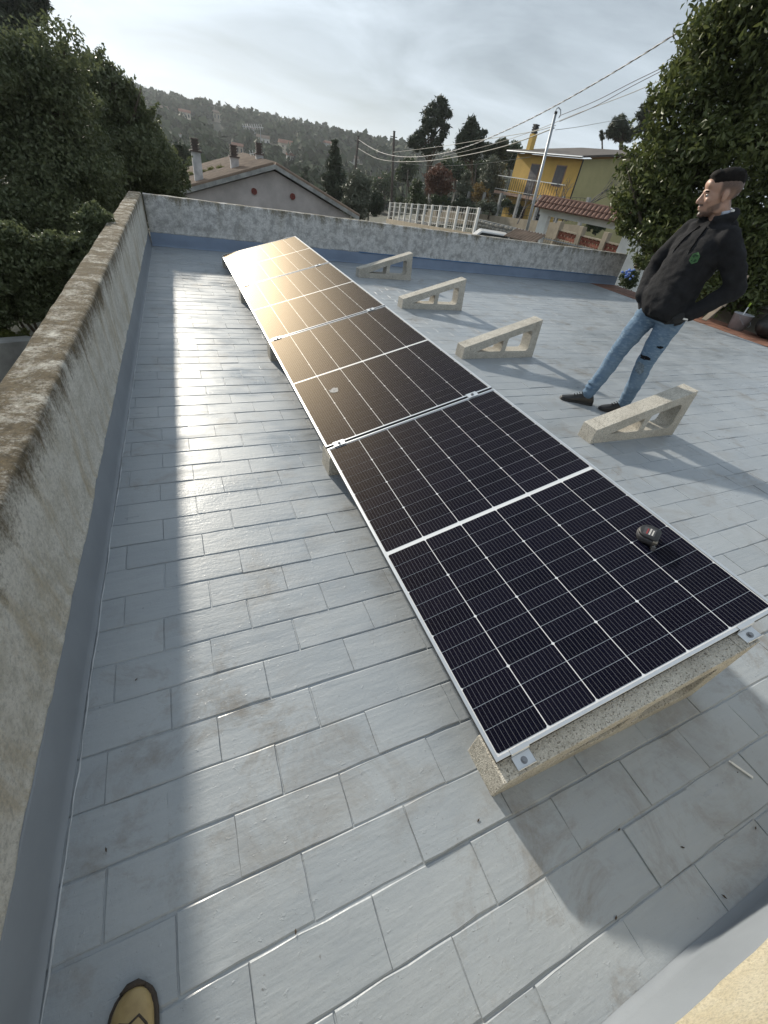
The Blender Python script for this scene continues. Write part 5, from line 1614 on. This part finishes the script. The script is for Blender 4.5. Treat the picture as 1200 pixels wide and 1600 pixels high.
MAT['stubble'] = plain('shaved_sides', (0.16, 0.105, 0.085), 0.7, var=0.25, scale=120, bmp=0.3, bd=0.001)
ca = me.attributes.new('whisker', 'FLOAT', 'POINT')
vals = []
def sst(a, b, x): return smooth(a, b, x)
for vv in me.vertices:
    x, y, z = vv.co.x, abs(vv.co.y), vv.co.z
    jaw = sst(-.066, -.084, z) if False else (1 - sst(-.090, -.070, z))           # lower jaw and chin
    jaw *= sst(.000, .030, x) * (1 - sst(-.130, -.112, z) * 0) * sst(-.135, -.118, z)
    line = (1 - sst(.010, .026, abs(z - (-.060 - .42 * (x - .01))))) * sst(-.012, .004, x) * (1 - sst(.050, .070, x)) * sst(.030, .045, y)
    mous = (1 - sst(.004, .008, abs(z + .0465))) * sst(.070, .078, x) * (1 - sst(.022, .030, y))
    chin = (1 - sst(.016, .024, y)) * (1 - sst(-.086, -.076, z)) * sst(.06, .07, x)
    beard = max(jaw * .80, line * .72, mous * .95, chin * 1.0)
    # faded sides and nape
    ear = (1 - sst(.6, 1.25, math.hypot((x + .012) / .024, (z + .008) / .036))) * sst(.060, .068, y)
    side = sst(-.055, .045, z) * (1 - sst(.012, .030, x)) * (1 - ear)
    nape = (1 - sst(-.075, -.045, x)) * sst(-.105, -.03, z)
    vals.append(min(1.0, max(beard, side * .88, nape * .82)))
ca.data.foreach_set('value', vals)
n = skin.node_tree; b = n.nodes['Principled BSDF']
at_ = n.nodes.new('ShaderNodeAttribute'); at_.attribute_name = 'whisker'
old = b.inputs['Base Color'].links[0].from_socket
wv = math2(n, 'MULTIPLY', at_.outputs['Fac'], mrange(n, tnoise(n, coords(n), 420, 3, .7), .3, .6, .72, 1.0))
n.links.new(mixc(n, wv, old, (0.030, 0.020, 0.016)), b.inputs['Base Color'])
me.materials.append(skin)
me.transform(Matrix.Translation(MO) @ MH)
head = link('head', me, None, man, True)
# hair: short on top with volume, faded sides
hr = MB()
hr.ell((-.020, 0, .068), (.100, .0725, .066), 22, 12)
hr.ell((.040, 0, .101), (.040, .050, .027), 14, 8)
hr.ell((-.066, 0, .052), (.050, .060, .056), 14, 10)
for k in range(46):
    a = random.uniform(-1, 1); x = random.uniform(-.09, .060)
    hr.ell((x, a * .052, .112 - 0.9 * (x + .01) ** 2 * 1.6 - .018 * a * a + random.uniform(-.003, .008)), (.020, .009, .010), 7, 5)
me = remesh(hr.mesh('hair'), 0.005, 2)
bm = bmesh.new(); bm.from_mesh(me)
bmesh.ops.delete(bm, geom=[f for f in bm.faces if f.calc_center_median().z < .046 - .30 * min(0, f.calc_center_median().x + .02) * -1], context='FACES')
bm.to_mesh(me); bm.free()
me.transform(Matrix.Translation(MO) @ MH); link('hair', me, MAT['hair'], head, True)
MAT['eye'] = plain('eye_white', (0.30, 0.27, 0.25), 0.2, var=0.02, bmp=0)
MAT['iris'] = plain('dark_iris', (0.02, 0.012, 0.008), 0.15, var=0.02, bmp=0)
for s in (-1, 1):
    q = MH @ V3(.0725, s * .031, .002)
    e_ = MB().ell((0, 0, 0), (.0115, .0115, .0115), 12, 8).build('eye', MAT['eye'], head, True); e_.location = q + MO
    i_ = MB().ell((0, 0, 0), (.004, .0058, .0058), 8, 6).build('iris', MAT['iris'], e_, True); i_.location = (MH.to_3x3() @ V3(.0095, 0, 0))
    i_.rotation_euler = MH.to_3x3().to_euler()
    bmb = MB(); pp = [V3(.088, s * .012, .0205), V3(.0865, s * .028, .0255), V3(.076, s * .047, .022)]
    bmb.tube([MH @ p + MO for p in pp], [.0042, .0052, .0036], 7); bmb.build('eyebrow', MAT['hair'], head, True)

# jeans
jb = MB()
limb(jb, [RH, RH.lerp(RK, .45), RK, RK.lerp(RA, .35) - fT * .012, RA], [.100, .088, .070, .067, .054])
limb(jb, [LH, LH.lerp(LK, .45), LK, LK.lerp(LA, .35) - fT * .012, LA], [.100, .088, .070, .067, .054])
loft(jb, [(V3(2.945, 2.187, .80), .105, .165, FB), (V3(2.945, 2.187, .88), .115, .172, FB), (V3(2.943, 2.187, .97), .11, .165, FB)])
for a_ in (RA, LA):
    for k in range(3): jb.ell(a_ + V3(0, 0, .02 + k * .045), (.060 - .002 * k, .060 - .002 * k, .016), 14, 6)
m, n, b = newmat('worn_denim')
v = coords(n)
cc = mixc(n, mrange(n, tnoise(n, v, 5, 8, .7), .35, .65), (0.095, 0.155, 0.235), (0.160, 0.230, 0.315))
cc = mixc(n, math2(n, 'MULTIPLY', mrange(n, tnoise(n, coords(n, (1, 1, 4)), 22, 4), .5, .75), .5), cc, (0.32, 0.40, 0.47))
n.links.new(cc, b.inputs['Base Color']); b.inputs['Roughness'].default_value = .9; b.inputs['Specular IOR Level'].default_value = .2
bump(n, b, tnoise(n, coords(n, (1, 1, 3)), 30, 4), .5, .01)
MAT['denim'] = m
jeans = finish('jeans', jb, .0095, 5, MAT['denim'], .0060, (7, 7, 15))
# hoodie
hb = MB()
S = lambda z, fo, a, b2, fa=FB: (HIP.lerp(SHO, (z - .9) / .5).xy.to_3d() + fT * fo + V3(0, 0, z), a, b2, fa)
loft(hb, [S(.835, .010, .125, .170), S(.855, .015, .140, .182), S(.90, .030, .158, .198), S(.98, .040, .158, .196), S(1.08, .032, .148, .190), S(1.18, .020, .142, .196), S(1.28, .010, .140, .208), S(1.36, .002, .128, .210), S(1.42, -.008, .106, .178), S(1.465, -.015, .084, .112), S(1.50, -.02, .066, .074)])
limb(hb, [Lsh, Lsh.lerp(Lel, .5) + lT * .012, Lel, Lel.lerp(Lwr, .55), Lwr], [.082, .078, .070, .064, .052])
limb(hb, [Rsh, Rsh.lerp(Rel, .5) - lT * .012, Rel, Rel.lerp(Rwr, .55), Rwr], [.082, .078, .070, .064, .052])
hb.ell(SHO + lT * .10 + V3(0, 0, .035), (.085, .085, .05), 14, 8); hb.ell(SHO - lT * .10 + V3(0, 0, .035), (.085, .085, .05), 14, 8)
# hood lying on the shoulders
NB = V3(2.945, 2.185, 1.50)
hood_pts, hood_r = [], []
for k in range(19):
    a = rad(38) + rad(284) * k / 18
    c = math.cos(a); s = math.sin(a)
    hood_pts.append(NB + fT * (.088 * c - .012) + lT * (.090 * s) + V3(0, 0, .012 - .030 * c)); hood_r.append(.024 + .016 * (1 - c) / 2)
hb.tube(hood_pts, hood_r, 12)
hb.ell(NB - fT * .115 + V3(0, 0, -.035), (.075, .11, .060), 16, 10, Matrix.Rotation(FB, 3, 'Z'))
# pouch
hb.ell(S(.93, .135, 0, 0)[0], (.045, .135, .085), 18, 10, Matrix.Rotation(FB, 3, 'Z'))
MAT['hoodie'] = plain('black_fleece', (0.021, 0.021, 0.023), 0.95, var=0.25, scale=14, bmp=0.5, bd=0.006, spec=0.15)
hoodie = finish('hoodie', hb, .0105, 5, MAT['hoodie'], .011, (9, 9, 13))
hem = MB(); loft(hem, [S(.822, .008, .119, .164), S(.835, .010, .128, .173), S(.853, .014, .136, .178)], 32)
MAT['rib'] = plain('ribbed_hem', (0.012, 0.012, 0.013), 0.95, var=0.3, scale=80, bmp=0.6, bd=0.004, spec=0.1)
me = hem.mesh('hem_band'); me.transform(Matrix.Translation(MO)); link('hem_band', me, MAT['rib'], hoodie, True)
bvh = BVHTree.FromObject(hoodie, bpy.context.evaluated_depsgraph_get())
def on_hoodie(p, dirv):                              # p in person coordinates
    hit, nn, i_, d2 = bvh.ray_cast(p, dirv)
    return hit, nn
# cords
for s, ln in ((1, .150), (-1, .165)):
    pp = []
    for k in range(7):
        t_ = k / 6; z = 1.455 - ln * t_ - .01
        o_ = V3(SHO.x, SHO.y, 0) + lT * (s * (.040 + .030 * t_)) + V3(0, 0, z) + MO
        hh, nn = on_hoodie(o_ + fT * .4, -fT)
        if hh: pp.append(hh + fT * .005)
    if len(pp) > 3:
        MB().tube(pp, .0042, 7).build('drawstring', MAT['rib'], hoodie, True)
        MB().tube([pp[-1], pp[-1] + V3(0, 0, -.022)], .0062, 7).build('cord_end', MAT['black'], hoodie)
# green hexagon badge on the left breast, with its darker folded-ribbon mark
def decal(name, poly, off, mat, parent):
    c0 = V3(SHO.x, SHO.y, 0) + MO; V_ = []
    for (yy_, zz_) in poly:
        hh, nn = on_hoodie(c0 + lT * (.085 + yy_) + V3(0, 0, 1.262 + zz_) + (fT * .8 + lT * .3).normalized() * .5, -(fT * .8 + lT * .3).normalized())
        if hh is None: return None
        V_.append(hh + nn * off)
    c = sum(V_, Vector()) / len(V_)
    hh, nn, i_, d2 = bvh.find_nearest(c)
    c = hh + nn * off
    n_ = len(V_)
    return MB().add(V_ + [c], [(i, (i+1) % n_, n_) for i in range(n_)]).build(name, mat, parent)
MAT['badge'] = plain('badge_green', (0.065, 0.155, 0.060), 0.85, var=0.15, scale=80)
MAT['badge_d'] = plain('badge_dark', (0.018, 0.055, 0.022), 0.85, var=0.15, scale=80)
hexp = [(.035 * math.sin(math.pi / 3 * k + (k % 1)), .038 * math.cos(math.pi / 3 * k)) for k in range(6)]
fine = []
for k in range(6):
    for s in range(4): fine.append(tuple(lerp(hexp[k][i], hexp[(k+1) % 6][i], s / 4) for i in (0, 1)))
bd = decal('badge', fine, .004, MAT['badge'], hoodie)
if bd:
    decal('badge_mark', [(.018, .022), (-.014, .022), (-.022, .008), (-.006, .002), (-.004, .012), (.014, .012)], .0055, MAT['badge_d'], bd)
    decal('badge_mark', [(-.018, -.022), (.014, -.022), (.022, -.008), (.006, -.002), (.004, -.012), (-.014, -.012)], .0055, MAT['badge_d'], bd)
# pale collar inside the hood
cb = MB(); pp = []
for k in range(13):
    a = rad(60) + rad(150) * k / 12
    pp.append(NB + fT * (.070 * math.cos(a) - .010) + lT * (.074 * math.sin(a)) + V3(0, 0, .040 - .020 * math.cos(a)) + MO)
cb.tube(pp, .013, 9); cb.build('shirt_collar', plain('pale_cotton', (0.42, 0.46, 0.54), .85, var=.1, scale=30), hoodie, True)
q = MH @ V3(-.088, .045, -.092)
MB().ell(q + MO, (.015, .015, .014), 12, 8).build('white_toggle', MAT['white'], hoodie, True)
# gloved hands slid into the pockets
MAT['glove'] = plain('black_glove', (0.016, 0.016, 0.017), 0.8, var=0.2, scale=60, bmp=0.3, bd=0.002)
def hand(wr, aim, out, s, nm):
    b_ = MB(); aim = Vector(aim).normalized(); out = Vector(out).normalized(); sp = aim.cross(out).normalized() * s
    limb(b_, [wr, wr + aim * .035, wr + aim * .085], [.030, .036, .038], 12)
    for k, ln in enumerate((.070, .080, .075, .058)):
        o_ = sp * (-.027 + .018 * k); r0 = wr + aim * .085 + o_
        k1 = r0 + aim * ln * .45 - out * .006; k2 = k1 + aim * ln * .32 - out * .014; k3 = k2 + aim * ln * .23 - out * .016
        limb(b_, [r0, k1, k2, k3], [.0105, .0098, .009, .0078], 8)
    th = wr + aim * .030 - sp * .030
    limb(b_, [th, th + aim * .030 - sp * .018, th + aim * .060 - sp * .024 - out * .01], [.014, .012, .010], 8)
    return finish(nm, b_, .005, 2, MAT['glove'])
hl = hand(Lwr, V3(-.11, .09, -.085), lT * .8 + fT * .2, 1, 'hand'); hr_ = hand(Rwr, V3(.02, -.07, -.10), -lT * .6 + fT * .6, -1, 'hand')
q = Lwr + V3(-.035, .02, -.03) + lT * .040
MB().box((-.018, -.003, -.006), (.018, .003, .006), Matrix.Translation(q + MO) @ Matrix.Rotation(rad(150), 4, 'Z')).build('glove_label', MAT['white'], hl)
# torn knee
bj = BVHTree.FromObject(jeans, bpy.context.evaluated_depsgraph_get())
def patch(nm, c, w_, h_, off, mat, seed, dirv):
    rg = random.Random(seed); c = c + MO; lv = V3(-dirv.y, dirv.x, 0).normalized(); V_ = []
    rings = [1.0, .55]
    for rr in rings:
        for k in range(18):
            a = 2 * math.pi * k / 18; j = rr * (1 + rg.uniform(-.22, .22))
            o_ = c + lv * math.cos(a) * w_ * j + V3(0, 0, math.sin(a) * h_ * j) + dirv * .3
            hh, nn, i_, d2 = bj.ray_cast(o_, -dirv)
            if hh is None: hh, nn, i_, d2 = bj.find_nearest(o_ - dirv * .25)
            V_.append(hh + nn * off)
    F_ = [(k, (k+1) % 18, 18 + (k+1) % 18, 18 + k) for k in range(18)] + [tuple(18 + k for k in range(18))]
    return MB().add(V_, F_).build(nm, mat, jeans)
tc_ = (V3(CAM.x, CAM.y, 0) - V3(2.95, 2.11, 0)).normalized()
dk = (fT * .35 + tc_ * .65).normalized()
patch('knee_rip', LK + V3(0, 0, .045), .048, .016, .002, MAT['rib'], 3, dk)
patch('knee_patch', LK + V3(0, 0, -.045), .040, .050, .0025, plain('frayed_denim', (0.13, 0.17, 0.21), .95, var=.5, scale=60), 4, dk)
patch('thigh_rip', LH.lerp(LK, .62) + lT * .03, .026, .010, .002, MAT['rib'], 5, (tc_ * .6 + lT * .6).normalized())

# shoes
def shoe(heel, toe, mat, solemat, parent, off, L_=None, nm='shoe'):
    heel = Vector(heel); toe = Vector(toe); d_s = toe - heel; d_s.z = 0; ln = d_s.length; fa = math.atan2(d_s.y, d_s.x)
    secs = [(0.0, .030, .05), (.06, .036, .088), (.16, .038, .098), (.30, .038, .098), (.42, .036, .085), (.56, .040, .066), (.72, .045, .052), (.84, .043, .042), (.91, .0375, .036), (.955, .029, .031), (.985, .018, .027), (1.0, .006, .022)]
    b_ = MB(); n_ = 14
    for t_, w_, hh in secs:
        for k in range(n_):
            a = math.pi * k / (n_ - 1)
            b_.v.append((t_ * ln, math.cos(a) * w_, .012 + (hh - .012) * max(0.0, math.sin(a)) ** .7))
    for i in range(len(secs) - 1):
        for k in range(n_ - 1):
            a = i * n_ + k; b_.f.append((a, a + 1, a + n_ + 1, a + n_))
        b_.f.append((i * n_, i * n_ + n_, (i + 1) * n_ + n_ - 1, i * n_ + n_ - 1))
    b_.f.append(tuple(range(n_))); b_.f.append(tuple((len(secs)-1) * n_ + k for k in range(n_))[::-1])
    M_ = Matrix.Translation(Vector((heel.x, heel.y, 0.002)) + off) @ Matrix.Rotation(fa, 4, 'Z')
    me = b_.mesh(nm); bm = bmesh.new(); bm.from_mesh(me); bmesh.ops.recalc_face_normals(bm, faces=bm.faces); bm.to_mesh(me); bm.free()
    me = remesh(me, .005, 3); me.transform(M_)
    o = link(nm, me, mat, parent, True)
    poly = [(t_ * ln * 1.015 - .002, (w_ + .006) * s) for s, seq in ((1, secs), (-1, secs[::-1])) for t_, w_, hh in seq]
    sm_ = MB().prism([(x, y, 0.0) for x, y in poly], (0, 0, .016)).mesh('sole'); sm_.transform(M_)
    so_ = link('sole', bevel_mesh(sm_, .003), solemat, o)
    return o, M_, ln
MAT['shoe_black'] = plain('black_leather', (0.014, 0.013, 0.013), 0.38, var=0.3, scale=30, bmp=0.3, bd=0.002)
for hl_, to_ in ((V3(2.795, 2.300, 0), V3(2.545, 2.470, 0)), (V3(3.055, 2.105, 0), V3(2.805, 2.215, 0))):
    o, M_, ln = shoe(hl_, to_, MAT['shoe_black'], MAT['black'], man, MO)
    lc_ = MB()
    for k in range(4):
        x = ln * (.42 + k * .065); z = .098 - k * .010
        lc_.tube([M_ @ V3(x, -.022, z - .006), M_ @ V3(x + .006, 0, z + .004), M_ @ V3(x, .022, z - .006)], .003, 6)
    lc_.build('laces', MAT['rib'], o, True)

# ------------------------------------------------------------------ the photographer's shoe in the bottom left corner
tip = atz(208, 1541, 0.02)
ph = empty('shoe', (tip.x, tip.y, 0))
m, n, b = newmat('tan_leather')
v = coords(n)
cc = mixc(n, mrange(n, tnoise(n, v, 26, 4), .35, .65), (0.26, 0.185, 0.080), (0.37, 0.275, 0.125))
n.links.new(cc, b.inputs['Base Color']); b.inputs['Roughness'].default_value = .5
bump(n, b, tnoise(n, v, 200, 3), .2, .001)
MAT['tan'] = m
MAT['sole_brown'] = plain('dark_sole', (0.045, 0.034, 0.026), 0.8, var=0.3, scale=40)
d0 = V3(0.03, 1, 0).normalized()
heel = V3(tip.x, tip.y, 0) - d0 * .315
o, M_, ln = shoe(heel, V3(tip.x, tip.y, 0), MAT['tan'], MAT['sole_brown'], ph, -ph.location, nm='upper')
MB().tube([M_ @ V3(ln * .985, .024, .018), M_ @ V3(ln * 1.004, .010, .022), M_ @ V3(ln * 1.006, -.010, .022), M_ @ V3(ln * .985, -.024, .018)], [.003, .0065, .0065, .003], 8).build('toe_bumper', MAT['sole_brown'], ph, True)
bv = BVHTree.FromObject(o, bpy.context.evaluated_depsgraph_get())
def strip_on(pts2, r, nm, mat):
    pp = []
    for x, y in pts2:
        hh, nn, i_, d2 = bv.ray_cast(M_ @ V3(x * ln, y, .3), V3(0, 0, -1))
        if hh is not None: pp.append(hh)
    if len(pp) > 1: MB().tube(pp, r, 6).build(nm, mat, ph, True)
strip_on([(.70, -.041), (.79, -.032), (.845, -.018), (.82, 0), (.845, .018), (.79, .032), (.70, .041)], 0.0026, 'seam', MAT['sole_brown'])
strip_on([(.62, -.030), (.70, -.022), (.735, -.010), (.71, 0), (.735, .010), (.70, .022), (.62, .030)], .0016, 'seam', MAT['sole_brown'])
tongue = []
for x in (.60, .64, .68):
    for y in (-.016, 0, .016):
        hh, nn, i_, d2 = bv.ray_cast(M_ @ V3(x * ln, y, .3), V3(0, 0, -1)); tongue.append(hh + V3(0, 0, .002))
MB().add(tongue, [(0, 1, 4, 3), (1, 2, 5, 4), (3, 4, 7, 6), (4, 5, 8, 7)]).build('tongue', MAT['sole_brown'], ph, True)
tag(ph, 'toe of a tan leather shoe with dark sole in the bottom left corner', 'shoe')

# ------------------------------------------------------------------ the hazy air over the valley
hz = MB().box((-1500, -1500, -60), (1500, 1500, 75)).build('haze', None)
hm = bpy.data.materials.new('haze'); hm.use_nodes = True
hn = hm.node_tree; hn.nodes.clear()
ho = hn.nodes.new('ShaderNodeOutputMaterial'); hv = hn.nodes.new('ShaderNodeVolumePrincipled')
hv.inputs['Color'].default_value = (0.82, 0.88, 0.95, 1); hv.inputs['Density'].default_value = 0.00024; hv.inputs['Anisotropy'].default_value = 0.35
hn.links.new(hv.outputs[0], ho.inputs['Volume'])
hz.data.materials.append(hm)
tag(hz, 'pale haze in the valley air', 'haze', kind='stuff')
